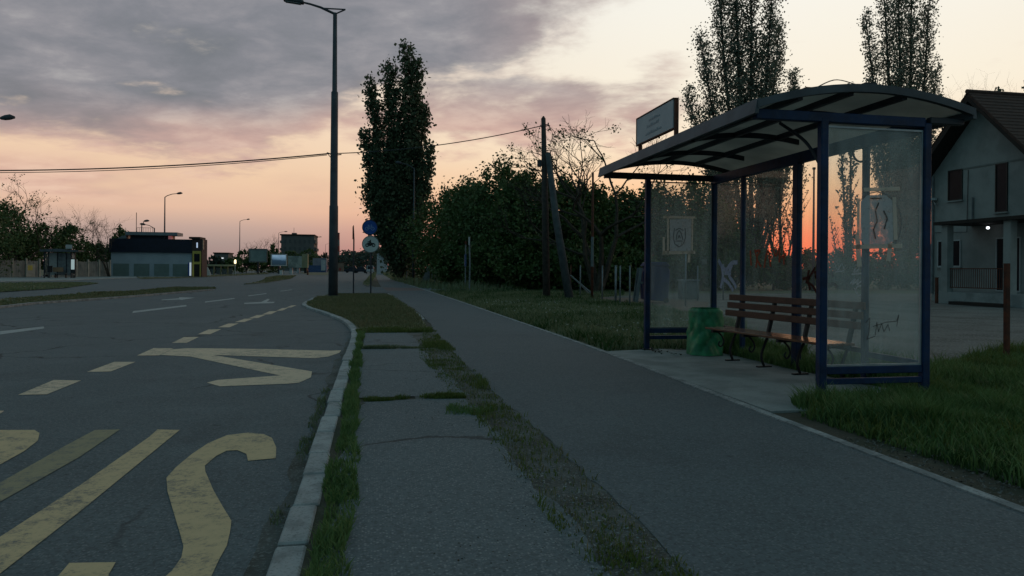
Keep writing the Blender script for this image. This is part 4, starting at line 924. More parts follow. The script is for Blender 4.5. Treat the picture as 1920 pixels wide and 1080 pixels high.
b.prism(on_end([(1256, 412), (1296, 410), (1295, 472), (1256, 472)], YF), fy0, fy1, 'xz'); b.build('poster_residue', F_res, gf)
b = MB()
for q, w in (([(1243, 407), (1303, 408)], .035), ([(1252, 405), (1252, 478)], .03), ([(1298, 410), (1297, 476)], .025), ([(1243, 474), (1303, 473)], .05), ([(1292, 474), (1291, 492)], .04), ([(1244, 445), (1244, 478)], .035)): strip_xz(b, on_end(q, YF), w, fy0 - .002, fy0 - .0005)
b.build('tape_strip', F_tape, gf)
b = MB()                                          # the faint shield in the poster
for q in ([(1264, 428), (1262, 446), (1265, 458), (1273, 463), (1281, 457), (1285, 445), (1284, 428)], [(1266, 432), (1273, 428), (1281, 432)], [(1267, 450), (1269, 438), (1273, 432), (1277, 438), (1280, 450)], [(1268, 452), (1279, 452)], [(1271, 447), (1273, 441), (1275, 447)]): strip_xz(b, on_end(q, YF), .016, fy0 - .004, fy0 - .0025)
b.build('shield_outline', F_mark, gf)
MB().prism(on_end([(1316, 486), (1325, 486), (1325, 496), (1316, 496)], YF), fy0, fy1, 'xz').build('white_sticker', MT['paper'], gf)
ny0, ny1 = YN - .0075, YN - .0055
circ = [(1643 + 46 * cos(k * pi / 12), 418 + 58 * sin(k * pi / 12)) for k in range(25)]
MB().prism(on_end([(1613, 378), (1625, 366), (1660, 366), (1674, 378), (1674, 452), (1660, 462), (1622, 462), (1612, 450)], YN), ny0, ny1, 'xz').build('poster_residue', F_res, gn)
b = MB(); strip_xz(b, on_end(circ, YN), .012, ny0 - .002, ny0 - .0005); b.build('circle_mark', F_mark, gn)
b = MB()
for q, w in (([(1600, 463), (1690, 461)], .04), ([(1606, 440), (1610, 500)], .05), ([(1668, 455), (1664, 490)], .045), ([(1608, 372), (1608, 440)], .03), ([(1675, 370), (1678, 450)], .04), ([(1618, 356), (1686, 354)], .035)): strip_xz(b, on_end(q, YN), w, ny0 - .004, ny0 - .0025)
b.build('tape_strip', F_tape, gn)
b = MB()
for q in ([(1646, 380), (1640, 395), (1643, 415), (1636, 430), (1640, 448)], [(1630, 372), (1652, 372)], [(1655, 395), (1662, 410), (1656, 430)]): strip_xz(b, on_end(q, YN), .014, ny0 - .006, ny0 - .0045)
b.build('ink_blotch', F_blk, gn)
b = MB()
for q in ([(1622, 605), (1630, 596), (1628, 625), (1624, 636), (1640, 630)], [(1640, 628), (1643, 604), (1646, 622), (1652, 606), (1656, 622), (1664, 608), (1667, 620)], [(1636, 612), (1660, 604), (1680, 602), (1684, 590), (1680, 612)]): strip_xz(b, on_end(q, YN), .007, ny0 - .002, ny0 - .0005)
b.build('scribble', F_blk, gn)
def on_back(pts): return [onX(px, py, XB)[1:] for px, py in pts]
def graffiti(strokes, w, m, pane):
    mb = MB()
    for k, q in enumerate(strokes):
        P = smooth_line(on_back(q), 4)
        for j, ((a, b_), (c, d)) in enumerate(zip(P[:-1], P[1:])):
            dy, dz = c - a, d - b_; L = math.hypot(dy, dz) or 1; nx, nz = -dz / L * w / 2, dy / L * w / 2
            x0 = XB - .0085 - .0016 * k
            mb.prism([(a - nx, b_ - nz), (c - nx, d - nz), (c + nx, d + nz), (a + nx, b_ + nz)], x0, x0 + .0008, 'yz')
    mb.build('graffiti', m, pane)
graffiti([[(1352, 540), (1356, 520), (1354, 500), (1348, 488)], [(1356, 522), (1366, 530), (1376, 545)], [(1350, 492), (1362, 506), (1372, 494), (1384, 492)], [(1374, 496), (1368, 515), (1376, 528), (1382, 540)], [(1360, 512), (1372, 512)]], .06, F_blue, panes[0])
graffiti([[(1416, 468), (1420, 485), (1418, 502)], [(1416, 472), (1426, 470), (1420, 484), (1428, 500)], [(1434, 502), (1438, 478), (1442, 470), (1446, 500)], [(1408, 470), (1410, 498)], [(1452, 466), (1456, 480), (1464, 462)], [(1464, 468), (1463, 492)], [(1472, 470), (1472, 496)], [(1466, 482), (1474, 480)]], .03, F_or, panes[1])
graffiti([[(1506, 523), (1520, 520), (1512, 528), (1524, 535), (1534, 552)], [(1518, 506), (1516, 522), (1520, 544)], [(1520, 518), (1526, 508), (1530, 502)], [(1528, 512), (1538, 508), (1530, 520), (1540, 518)], [(1532, 498), (1538, 506)]], .034, F_red, panes[2])
graffiti([[(1560, 510), (1563, 520)], [(1556, 534), (1564, 532), (1572, 538)]], .034, F_red, panes[2])
graffiti([[(1604, 498), (1612, 496), (1610, 506), (1602, 510), (1606, 502)], [(1598, 514), (1624, 512)], [(1622, 508), (1618, 516)], [(1596, 532), (1606, 522), (1600, 534), (1612, 524), (1608, 534), (1620, 526), (1618, 538)], [(1604, 540), (1612, 554), (1622, 548), (1622, 538), (1612, 536), (1606, 544)]], .017, F_white, panes[2])
graffiti([[(1566, 494), (1572, 506), (1578, 496)], [(1580, 494), (1584, 504)], [(1568, 510), (1584, 508)]], .012, F_white, panes[2])

t = thing('shelter_sign', 'blank grey name board standing on the front edge of the shelter roof', 'sign', (3.36, 8.08, 2.74))
MB().b3(3.335, 3.365, 7.62, 8.76, 2.83, 3.16).build('sign_board', MT['signwhite'], t, bevel=.004)
b = MB(); b.b3(3.33, 3.37, 7.605, 8.775, 3.16, 3.175); b.b3(3.33, 3.37, 7.605, 8.775, 2.815, 2.83); b.b3(3.33, 3.37, 8.76, 8.775, 2.83, 3.16); b.build('frame', MT['rust'], t)
for y in (7.59, 8.7): MB().b3(3.34, 3.38, y - .028, y + .014, 2.7, 3.165 if y < 8 else 2.815).build('sign_leg', MT['rust'], t)
rr = random.Random(4); fl_ = mat('faded_lettering', (.25, .27, .3), (.3, .32, .35), 20, .7)
for z, y0, y1 in ((3.07, 8.0, 8.35), (3.0, 8.03, 8.4), (2.91, 7.95, 8.45)):
    y = y0; b = MB(); b.b3(3.3333, 3.3341, y0, y1, z - .019, z - .014)
    while y < y1:
        w = rr.uniform(.02, .05); b.b3(3.3325, 3.3342, y, y + w, z - .018, z + rr.uniform(.0, .02)); y += w + .018
    b.build('faded_lettering', fl_, t)

# ------------------------------------------------------------------ bench (local x along the bench, near end at 0)
bx0, by0, bx1, by1 = 4.63, 6.63, 4.36, 8.86
BL = math.dist((bx0, by0), (bx1, by1)); ba = math.atan2(by1 - by0, bx1 - bx0)
t = thing('bench', 'long slatted wooden bench with iron supports inside the bus shelter', 'bench', (bx0, by0, 0), ba)
for k in range(5): MB().b3(0, BL, -.075 * k - .062, -.075 * k, .425, .452).build('seat_slat', MT['wood'], t, world=False, bevel=.006)
for k in range(3):
    yb, zb = -.42 - .03 * k, .6 + .105 * k
    MB().box((BL / 2 + .05, yb + .012, zb + .035), (BL + .14, .03, .08)).build('back_slat', MT['woodback'], t, world=False, bevel=.006)
for k in (.06, .36, .65, .94):
    x = k * BL
    s = MB(); s.bar((x, -.02, .405), (x, -.42, .405), .045, .035)
    s.bar((x, -.39, .39), (x, -.515, .88), .045, .03, (1, 0, 0))
    s.tube(smooth_line([(x, a, c) for a, c in [(-.40, .39), (-.34, .27), (-.3, .14), (-.34, .02)]], 4), .016, 6)
    s.tube(smooth_line([(x, a, c) for a, c in [(-.1, .4), (-.17, .34), (-.2, .26), (-.16, .2), (-.12, .23), (-.14, .27)]], 4), .011, 6)
    s.bar((x, -.44, .012), (x, -.24, .012), .05, .02)
    s.build('support', MT['iron'], t, world=False)

# ------------------------------------------------------------------ bin wrapped in a green bag
t = thing('litter_bin', 'litter bin wrapped in a crumpled green plastic bag by the shelter corner', 'litter bin', (4.66, 9.46, 0))
rs = np.random.RandomState(12); NB, NH = 64, 40; V = []; Fc = []
lob = rs.rand(14) * 6.28; amp = rs.rand(14)
for j in range(NH + 1):
    s = j / NH; z = .012 + s * .66
    r = .222 - .012 * s
    if s > .96: r *= .86
    for k in range(NB):
        a = 2 * pi * k / NB
        f_ = sum(amp[i] * sin((2 + i) * a + lob[i] + s * (5 + i * 1.7) * (1 if i % 2 else -1)) for i in range(14)) / 14
        c = abs(sin(2 * a + 3 * s + lob[2] + .6 * sin(3 * a))) * .03 + abs(sin(3 * a - 5 * s + sin(7 * s))) * .012
        rr_ = r * (1 + .2 * f_) + c - .015
        sq = 1 / max(abs(cos(a)), abs(sin(a))) ** .35
        V.append((rr_ * sq * cos(a), rr_ * sq * sin(a), z + .018 * f_ * (s > .8)))
for j in range(NH):
    for k in range(NB): Fc.append((j * NB + k, j * NB + (k + 1) % NB, (j + 1) * NB + (k + 1) % NB, (j + 1) * NB + k))
b = MB(); b.add(V, Fc); b.build('bag', MT['bag'], t, world=False, smooth=True)
b = MB(); b.tube([(.0, 0, .012), (0, 0, .6)], [.17, .19], 16); b.build('can', MT['darksteel'], t, world=False)
b = MB(); b.tube([(.205 * cos(a), .205 * sin(a) * .95, .635 + .012 * sin(3 * a)) for a in [2 * pi * k / 24 for k in range(25)]], .012, 6, False); b.build('bag_rim', MT['bag'], t, world=False, smooth=True)

# ------------------------------------------------------------------ the house (gable wall towards the road, ridge running away)
XW, YA = 24.0, 24.45
h = thing('house', 'grey rendered two storey house with a steep tiled gable and a covered porch', 'house', (XW, YA, 0))
EL, ZE, ZA = 2.65, 5.55, 8.2
w = MB(); w.prism([(YA - EL, -.1), (YA + EL, -.1), (YA + EL, ZE), (YA, ZA), (YA - EL, ZE)], XW, XW + 10, 'yz'); w.build('wall', MT['render'], h)
def roof_slope(sgn, name, m):
    sl = (ZA - ZE) / EL; o = .55
    y1, z1 = YA + sgn * (EL + o), ZE - sl * o
    MB().prism([(YA, ZA + .06), (y1, z1 + .06), (y1, z1 + .2), (YA, ZA + .24)], XW - .75, XW + 11, 'yz').build(name, m, h)
    MB().prism([(YA, ZA - .12), (y1, z1 - .12), (y1, z1 + .055), (YA, ZA + .055)], XW - .76, XW - .01, 'yz').build('eaves_boarding', MT['darkwood'], h)
    ti = MB(); n = 20                                # courses of tiles
    for k in range(n):
        f0, f1 = k / n, (k + 1) / n
        ya, za, yb, zb = YA + (y1 - YA) * f0, ZA + .25 + (z1 - ZA - .05) * f0, YA + (y1 - YA) * f1, ZA + .25 + (z1 - ZA - .05) * f1
        ti.prism([(ya, za - .04), (yb, zb - .04), (yb, zb + .035), (ya, za)], XW - .78, XW + 11, 'yz')
    ti.build('tiles', MT['tile'], h)
roof_slope(-1, 'roof', MT['tile']); roof_slope(1, 'roof', MT['tile'])
MB().tube([(XW - .8, YA, ZA + .27), (XW + 11, YA, ZA + .27)], .09, 8).build('ridge', MT['tile'], h)
def window(y0, y1, z0, z1, frame='brownframe', bars=1, name='window'):
    m = MB(); x = XW - .045; tw = .05
    m.b3(x, XW + .02, y0, y1, z1 - tw, z1); m.b3(x, XW + .02, y0, y1, z0, z0 + tw); m.b3(x, XW + .02, y0, y0 + tw, z0 + tw, z1 - tw); m.b3(x, XW + .02, y1 - tw, y1, z0 + tw, z1 - tw)
    for k in range(bars): yy = y0 + (y1 - y0) * (k + 1) / (bars + 1); m.b3(x + .005, XW + .01, yy - .025, yy + .025, z0 + tw, z1 - tw)
    o = m.build(name, MT[frame], h)
    MB().b3(XW - .02, XW - .008, y0 + tw, y1 - tw, z0 + tw, z1 - tw).build('pane', MT['pane'], o)
    MB().b3(XW - .09, XW - .003, y0 - .04, y1 + .04, z0 - .06, z0 - .005).build('sill', MT['render'], o)
    return o
window(25.45, 26.2, 4.26, 5.55, bars=0)
window(23.3, 23.85, 3.6, 5.5, bars=0)
window(26.35, 26.75, 1.46, 2.6, 'frame', 0); window(25.5, 25.95, 1.46, 2.6, 'frame', 0)
d = window(22.7, 23.8, .5, 2.6, 'frame', 1, 'door')
MB().tube([(XW - .07, 23.2, 1.4), (XW - .07, 23.2, 1.6)], .02, 6).build('handle', MT['galv'], d)
b = MB(); b.b3(XW - .03, XW - .004, YA - EL, YA + 1.1, 5.5, 5.56); b.build('string_course', mat('shadowed_render', (.2, .21, .2), (.16, .17, .16), 2, .9), h)  # course in a darker render, its shade put into the colour
b = MB(); b.tube([(XW - .05, 24.9, 3.35), (XW - .05, 24.9, 4.3)], .035, 6); b.build('vent_pipe', MT['concpole'], h)
MB().tube([(XW - .09, YA - EL + .12, -.1), (XW - .09, YA - EL + .12, 5.4)], .05, 8).build('downpipe', MT['galv'], h)
MB().tube([(XW - .07, YA + EL - .1, .3), (XW - .07, YA + EL - .1, 5.4)], .05, 8).build('downpipe', MT['galv'], h)
b = MB(); b.tube([(XW - .03, 26.9, 2.95), (XW - .03, 25.2, 2.9), (XW - .03, 25.15, 5.45)], .012, 5); b.build('wall_cable', MT['black'], h)
# porch: slab, columns, roof and railing
MB().b3(22.35, XW - .003, 20.5, 25.1, -.1, .45).build('porch_floor', MT['concrete'], h)
MB().b3(22.2, XW - .003, 20.3, 25.0, 3.12, 3.25).build('porch_roof', MT['darkwood'], h)
for y in (24.62, 21.76): MB().b3(22.38, 22.66, y - .15, y + .15, .45, 3.115).build('column', MT['render'], h)
b = MB()
for z in (.62, 1.36): b.b3(22.49, 22.53, 21.92, 24.46, z, z + .035)
for k in range(26): y = 21.97 + k * .098; b.b3(22.5, 22.52, y, y + .014, .655, 1.36)
b.build('railing', MT['rust'], h)
l = thing('porch_lamp', 'small lit white lamp hanging under the porch roof of the house', 'lamp', (23.55, 23.75, 2.98))
MB().tube([(0, 0, .14), (0, 0, .05)], .03, 8).build('stem', MT['darksteel'], l, world=False)
MB().tube([(0, 0, .05), (0, 0, 0), (0, 0, -.05)], [.04, .065, .035], 10).build('bulb', emit('porch_bulb', (.85, .92, 1), 2.5), l, world=False)
b = MB(); b.bar((0, 0, 0), (0, .14, .22), .03, .03); b.tube([(0, .14, .2), (0, .14, .3)], [.17, .17], 12); l2 = thing('wall_dish', 'small pale dish on the house wall below the left eave', 'dish', (XW - .15, 26.75, 4.15))
b.build('dish', MT['frame'], l2, world=False); MB().bar((.15, 0, 0), (-.02, 0, 0), .03, .03).build('bracket', MT['galv'], l2, world=False)
# low clutter by the porch
b = MB(); b.box((22.2, 22.3, .1), (.5, 1.8, .18)); 
t = thing('timber_stack', 'low dark stack of timber lying before the porch', 'timber', (21.9, 22.5, 0))
for k in range(3): MB().b3(-.25 + .17 * k, -.1 + .17 * k, -1.2 + .1 * k, 1.1, .0, .12).build('plank', MT['darkwood'], t, world=False)

# ------------------------------------------------------------------ far side of the road: fence, shelter, dark building
F0, F1 = onY(-60, 520, 77.5), onY(206, 519, 91)
fd = Vector((F1[0] - F0[0], F1[1] - F0[1], 0)); fl = fd.length; fd /= fl
fence = thing('concrete_fence', 'weathered slatted concrete fence along the far pavement', 'fence', (F0[0], F0[1], 0), math.atan2(fd.y, fd.x))
nbay = 11; bl = fl / nbay
for k in range(nbay + 1):
    MB().b3(k * bl - .09, k * bl + .09, -.09, .09, -.1, 1.95).build('post', MT['fencep'], fence, world=False, bevel=.02)
rr = random.Random(8)
for k in range(nbay):
    if k == 5: continue
    m = MB(); n = 9
    for j in range(n):
        x0 = k * bl + .14 + (bl - .28) * j / n; m.b3(x0, x0 + (bl - .28) / n - rr.uniform(.03, .07), -.03, .03, 0, 1.72 + rr.uniform(-.06, .05))
    m.b3(k * bl + .09, (k + 1) * bl - .09, .035, .075, .35, .45); m.b3(k * bl + .09, (k + 1) * bl - .09, .035, .075, 1.35, 1.45)
    m.build('slat_panel', MT['fencec'], fence, world=False)
t = thing('banner', 'pale yellowish banner hung on the concrete fence', 'banner', onY(56, 505, 80.3), math.atan2(fd.y, fd.x))
MB().b3(-.45, .45, -.12, -.08, -.75, .55).build('cloth', MT['fencep'], t, world=False); MB().b3(-.3, .2, -.126, -.121, -.1, .4).build('print', MT['ywall'], t, world=False)

sx, sy = onY(83, 520, 78)[0], 78
fs = thing('bus_shelter', 'small far bus shelter with a flat dark roof across the road', 'bus shelter', (sx, sy, 0), rad(6))
for x in (0, 2.35):
    for y in (0, 1.2): MB().b3(x - .05, x + .05, y - .05, y + .05, -.05, 2.6).build('post', MT['darksteel'], fs, world=False)
for x in (.8, 1.6): MB().b3(x - .04, x + .04, 1.16, 1.24, -.05, 2.6).build('post', MT['darksteel'], fs, world=False)
MB().prism([(-.25, 2.6), (2.6, 2.6), (3.1, 2.68), (3.1, 2.76), (1.2, 2.9), (-.25, 2.8)], -.55, 1.5, 'xz').build('roof', MT['roofgrey'], fs, world=False)
for a, c in ((.05, .76), (.84, 1.56), (1.64, 2.3)): MB().b3(a, c, 1.19, 1.21, .25, 2.5).build('glass', MT['frame'] if a < .5 else MT['galv'], fs, world=False)
MB().b3(2.33, 2.37, .05, 1.15, .25, 2.5).build('glass', MT['glass'], fs, world=False)
MB().b3(-.02, .02, .05, 1.15, .25, 2.5).build('glass', MT['glass'], fs, world=False)
t = thing('roof_sign', 'small white sign on the roof of the far bus shelter', 'sign', (sx + 2.2, sy, 2.9), rad(6))
MB().b3(-.28, .28, -.03, .03, .02, .42).build('sign_board', MT['frame'], t, world=False); MB().b3(-.2, -.16, -.02, .02, -.1, .02).build('leg', MT['darksteel'], t, world=False); MB().b3(.16, .2, -.02, .02, -.1, .02).build('leg', MT['darksteel'], t, world=False)
t = thing('bench', 'pale wooden bench inside the far bus shelter', 'bench', (sx + 1.2, sy + .75, 0), rad(6))
MB().b3(-.55, .55, -.3, .1, .42, .47).build('seat', MT['concpole'], t, world=False); MB().b3(-.75, .15, .12, .17, .6, 1.05).build('backrest', mat('pale_bench_wood', (.42, .26, .15), (.34, .2, .12), 3, .7), t, world=False)
for x in (-.45, .45): MB().b3(x - .03, x + .03, -.25, .1, 0, .42).build('leg', MT['iron'], t, world=False)
t = thing('litter_bin', 'small dark litter bin at the left of the far bus shelter', 'litter bin', (sx + .45, sy + .1, 0))
MB().tube([(0, 0, .55), (0, 0, 1.2)], [.2, .24], 10).build('can', MT['black'], t, world=False); MB().tube([(0, 0, 0), (0, 0, .55)], .04, 6).build('stand', MT['black'], t, world=False)
t = thing('light_box', 'bright lit white advert panel beside the far bus shelter', 'sign', (sx + 2.62, sy - .1, 0), rad(6))
MB().b3(-.22, .22, .0, .14, .45, 1.95).build('case', MT['black'], t, world=False); MB().b3(-.17, .13, -.012, -.004, .85, 1.85).build('screen', emit('advert_light', (.75, .95, .95), .3), t, world=False)
MB().b3(-.05, .05, .03, .1, -.05, .45).build('stand', MT['black'], t, world=False)

# dark blue building with garage doors
BX0, BX1, BY_ = -31.7, -22.4, 95.
bd = thing('commercial_building', 'low grey building with dark blue upper cladding and four shutters', 'building', ((BX0 + BX1) / 2, BY_, 0))
MB().b3(BX0, BX1, BY_, BY_ + 2.45, -.1, 2.95).build('wall', MT['greywall'], bd)
MB().b3(BX0 - .15, BX1 + .02, BY_ - .25, BY_ + 2.45, 2.95, 4.62).build('upper_cladding', MT['navywall'], bd)
for k, (a, c) in enumerate(((212, 242), (251, 280), (289, 317), (324, 354))):
    x0, x1 = onY(a, 515, BY_)[0], onY(c, 515, BY_)[0]
    s = MB(); n = 9
    for j in range(n): s.b3(x0, x1, BY_ - .04 - .012 * (j % 2), BY_ - .003, .05 + 1.5 * j / n, .05 + 1.5 * (j + 1) / n - .01)
    s.build('shutter', MT['greenshut'], bd)
MB().b3(-29.8, -25.0, BY_ + .8, BY_ + 2.4, 4.62, 5.1).build('roof_storey', MT['navywall'], bd)
MB().b3(-30.2, -24.2, BY_ + .3, BY_ + 3, 5.1, 5.5).build('roof', MT['roofsheet'], bd)
r_ = MB(); r_.prism([(-31.4, 4.62), (-30.3, 4.62), (-30.3, 5.1), (-30.8, 5.0)], BY_ + 1, BY_ + 2.4, 'xz'); r_.build('roof_light', MT['galv'], bd)
r_ = MB()
for k in range(9): r_.b3(-29.4 + k * .26, -29.37 + k * .26, BY_ + 2, BY_ + 2.03, 5.5, 6.1)
r_.b3(-29.4, -27.3, BY_ + 2, BY_ + 2.04, 6.08, 6.12); r_.b3(-29.5, -29.44, BY_ + 2, BY_ + 2.06, 5.5, 8.0); r_.build('roof_railing', MT['darksteel'], bd)
MB().b3(-25.3, -24.9, BY_ + .5, BY_ + .8, 4.65, 5.05).build('red_roof_light', emit('red_roof_light', (1, .12, .1), .12), bd)
tw = thing('brick_building', 'narrow dark brick building with yellow trim beside the grey garages', 'building', (BX1 + .1, BY_, 0))
tx0, tx1 = BX1 + .05, -21.15
MB().b3(tx0, tx1, BY_ - .3, BY_ + 2.5, -.1, 4.7).build('wall', MT['brick'], tw)
MB().b3(tx0 - .3, tx1 - .2, BY_ - .5, BY_ + 2.5, 4.7, 4.95).build('roof', MT['darkwood'], tw)
f = MB(); f.b3(tx0 + .1, tx0 + .28, BY_ - .36, BY_ - .305, 0, 3.2); f.b3(tx0 + .95, tx0 + 1.1, BY_ - .36, BY_ - .305, 0, 3.2); f.b3(tx0 + .28, tx0 + .95, BY_ - .36, BY_ - .305, 2.85, 3.2); f.b3(tx0 + .28, tx0 + .95, BY_ - .36, BY_ - .305, 1.55, 1.85); f.build('yellow_trim', MT['ywall'], tw)
MB().b3(tx0 + .28, tx0 + .95, BY_ - .33, BY_ - .303, 1.86, 2.84).build('window', MT['pane'], tw); MB().b3(tx0 + .28, tx0 + .95, BY_ - .33, BY_ - .303, 0, 1.54).build('door', MT['darkwood'], tw)
MB().b3(tx0 + .55, tx0 + .7, BY_ - .34, BY_ - .304, 3.6, 4.25).build('wall_light', emit('wall_light', (.6, .75, 1), .6), tw)
MB().b3(tx1 + .01, tx1 + .12, BY_ - .2, BY_ + .2, 3.4, 4.6).build('side_sign', mat('pale_side_sign', (.4, .3, .22), (.32, .25, .2), 3, .7), tw)
t = thing('lit_pillar', 'narrow glowing white and blue sign at the corner of the grey garages', 'sign', (BX1 - .12, BY_ - .5, 0))
MB().b3(-.02, .16, -.06, .06, .1, 1.75).build('light_panel', emit('pillar_light', (.75, .88, 1), .42), t, world=False); MB().b3(-.18, -.03, -.06, .06, .1, 1.75).build('blue_panel', MT['bluesign'], t, world=False); MB().b3(-.1, .1, -.04, .04, -.05, .1).build('foot', MT['darksteel'], t, world=False)

# ------------------------------------------------------------------ the far end of the road
def P3(px, py, Y): return onY(px, py, Y)
p = P3(385, 516, 108)
t = thing('sail_panel', 'white slanted sail shaped panel right of the brick building', 'panel', (p[0], 108, 0))
MB().prism([(-.4, 0), (.75, 0), (.62, .6), (.35, 1.1), (-.1, 1.55), (-.4, 1.75)], -.05, .05, 'xz').build('panel', MT['whitesign'], t, world=False); MB().b3(-.48, -.405, -.08, .08, 0, 1.85).build('mast', MT['darksteel'], t, world=False)
x0, x1 = P3(386, 500, 118)[0], P3(442, 500, 118)[0]
t = thing('beam_frame', 'long low yellow beam frame on posts right of the brick building', 'frame', ((x0 + x1) / 2, 118, 0))
MB().b3(x0, x1, 117.8, 118.2, 1.35, 1.62).build('beam', mat('pale_yellow_beam', (.34, .33, .2), (.28, .27, .17), 1, .7), t)
for k in range(5): x = x0 + .15 + (x1 - x0 - .3) * k / 4; MB().b3(x - .08, x + .08, 117.9, 118.1, -.1, 1.35).build('post', mat('olive_post', (.2, .19, .1), (.15, .15, .09), 1, .8), t)
for k in range(4): x = x0 + .6 + (x1 - x0 - 1) * k / 4; MB().b3(x, x + .7, 118.3, 118.4, .1, .95 + .15 * (k % 2)).build('display_board', MT['concpole'], t)
p = P3(441, 493, 117)
t = thing('lit_lamp', 'small warm lit lamp at the right end of the yellow beam frame', 'lamp', (p[0], 117, 0))
MB().tube([(0, 0, 0), (0, 0, 1.75)], .05, 6).build('post', MT['frame'], t, world=False); MB().tube([(0, 0, 1.75), (0, 0, 1.9), (0, 0, 2.3), (0, 0, 2.4)], [.1, .17, .15, .05], 8).build('bulb', emit('warm_bulb', (1, .8, .45), 2), t, world=False)
x0, x1 = P3(401, 480, 190)[0], P3(428, 480, 190)[0]
t = thing('far_house', 'low dark building behind the yellow beam frame with a small light', 'building', ((x0 + x1) / 2, 190, 0))
MB().b3(x0, x1, 190, 196, -.1, 4.6).build('wall', MT['block'], t); MB().b3(x0 - .2, x1 + .2, 189.8, 196.2, 4.6, 4.9).build('roof', MT['darkwood'], t)
q = P3(417, 484, 189.9); MB().b3(q[0] - .25, q[0] + .25, 189.85, 189.95, q[2] - .12, q[2] + .12).build('window', emit('far_window', (.9, .95, 1), .9), t)
def billboard(label, px0, px1, py0, py1, Y, face, leg=2, frame='concpole', emission=None):
    a, b_ = P3(px0, py0, Y), P3(px1, py1, Y); t = thing('billboard', label, 'billboard', ((a[0] + b_[0]) / 2, Y, 0), 0, 'billboards at the far end of the road')
    f = MB(); w = .22; x0, x1, z1, z0 = a[0], b_[0], a[2], b_[2]
    f.b3(x0, x1, Y - .1, Y + .2, z1 - w, z1); f.b3(x0, x1, Y - .1, Y + .2, z0, z0 + w); f.b3(x0, x0 + w, Y - .1, Y + .2, z0 + w, z1 - w); f.b3(x1 - w, x1, Y - .1, Y + .2, z0 + w, z1 - w); f.build('frame', MT[frame], t)
    MB().b3(x0 + w, x1 - w, Y - .02, Y + .1, z0 + w, z1 - w).build('poster', face, t)
    for k in range(leg): x = x0 + (x1 - x0) * (k + 1) / (leg + 1); MB().b3(x - .15, x + .15, Y + .02, Y + .18, -.1, z0).build('leg', MT['darksteel'], t)
    return t
billboard('large grey green billboard on one stout leg', 467, 501, 466, 492, 140, MT['board'], 1)
m_, nt_, b_ = new_mat('lit_poster')
sp_ = nt_.nodes.new('ShaderNodeSeparateXYZ'); nt_.links.new(geopos(nt_), sp_.inputs[0])
n_ = noise(nt_, geopos(nt_), .9, 4); col_ = ramp(nt_, ((X_(nt_, sp_.outputs[2]) - 1.6) * .45) + (n_ - .5) * .5, [(0, (30, 44, 52)), (.45, (40, 62, 80)), (.6, (92, 120, 142)), (1, (150, 180, 205))])
nt_.links.new(col_, b_.inputs['Base Color']); nt_.links.new(col_, b_.inputs['Emission Color']); b_.inputs['Emission Strength'].default_value = .55
billboard('smaller backlit billboard with a pale blue poster and white frame', 508, 538, 476, 499, 150, m_, 1, 'frame')
p = P3(540, 500, 168); q = P3(577, 476, 168)
t = thing('advert_truck', 'pale boxy stall with olive end wall behind the backlit billboard', 'stall', ((p[0] + q[0]) / 2, 168, 0))
MB().b3(p[0], q[0] - 1.3, 168, 170, 1.2, q[2] - .5).build('body', mat('pale_panel', (.3, .33, .3), (.17, .2, .19), .7, .8, stops=(.42, .58)), t); MB().b3(q[0] - 1.29, q[0], 168, 170, 1.2, q[2]).build('end_wall', mat('olive_panel', (.26, .26, .15), (.2, .2, .13), .8, .8), t)
for x in (p[0] + .6, (p[0] + q[0]) / 2, q[0] - .5): MB().b3(x - .3, x + .3, 168.3, 169.7, -.1, 1.2).build('leg', MT['carwhite'] if x < q[0] - 1 else MT['black'], t)
a, b2 = P3(523, 448, 300), P3(592, 440, 300)
t = thing('apartment_block', 'flat roofed dark apartment block at the far end of the road', 'building', ((a[0] + b2[0]) / 2, 300, 0))
X0, X1 = P3(527, 450, 300)[0], P3(589, 450, 300)[0]
MB().b3(X0, X1, 300, 318, -.1, 14.3).build('wall', MT['block'], t); MB().b3(X0 - .4, X1 + .3, 299.6, 318.4, 14.3, 14.8).build('roof', MT['darkwood'], t)
for k in range(4):
    MB().b3(X1, X1 + .5 + .45 * k, 300.5, 312, 11.2 - 3 * k, 12.3 - 3 * k).build('balcony', MT['block'], t); MB().b3(X0 - .5, X0, 300.5, 312, 11.2 - 3 * k, 12.2 - 3 * k).build('balcony', MT['block'], t)
    for j in range(7):
        x = X0 + 1.2 + j * 1.9; MB().b3(x, x + .9, 299.9, 299.98, 2.2 + 3 * k, 3.6 + 3 * k).build('window', MT['blockwin'], t)
m = MB(); m.b3(X0 + 3.8, X0 + 5.6, 303, 306, 14.8, 15.5); m.build('roof_house', MT['block'], t); MB().b3(X0 + 4.6, X0 + 4.72, 303, 303.1, 15.5, 17.6).build('antenna', MT['darksteel'], t)
p, q = P3(578, 506, 205), P3(612, 484, 205)
t = thing('kiosk', 'low kiosk with blue lower walls and pale upper panels', 'kiosk', ((p[0] + q[0]) / 2, 205, 0))
MB().b3(p[0], q[0], 205, 209, -.1, 1.9).build('lower_wall', MT['bluetarp'], t); MB().b3(p[0] + 1.2, q[0], 205, 209, 1.9, q[2]).build('upper_wall', mat('lilac_panel', (.22, .22, .27), (.15, .16, .2), .8, .8), t); MB().b3(q[0] - 1.4, q[0] - .2, 204.9, 204.98, .5, 3.4).build('white_panel', MT['carwhite'], t)
p = P3(577, 516, 128)
t = thing('bollard', 'short rust red bollard at the end of the far grass strip', 'bollard', (p[0], 128, ZR)); MB().tube([(0, 0, 0), (0, 0, .75), (0, 0, .85)], [.14, .13, .06], 8).build('post', MT['rust'], t, world=False); MB().tube([(0, 0, .82), (0, 0, .95)], [.1, .04], 8).build('cap', MT['orange'], t, world=False)
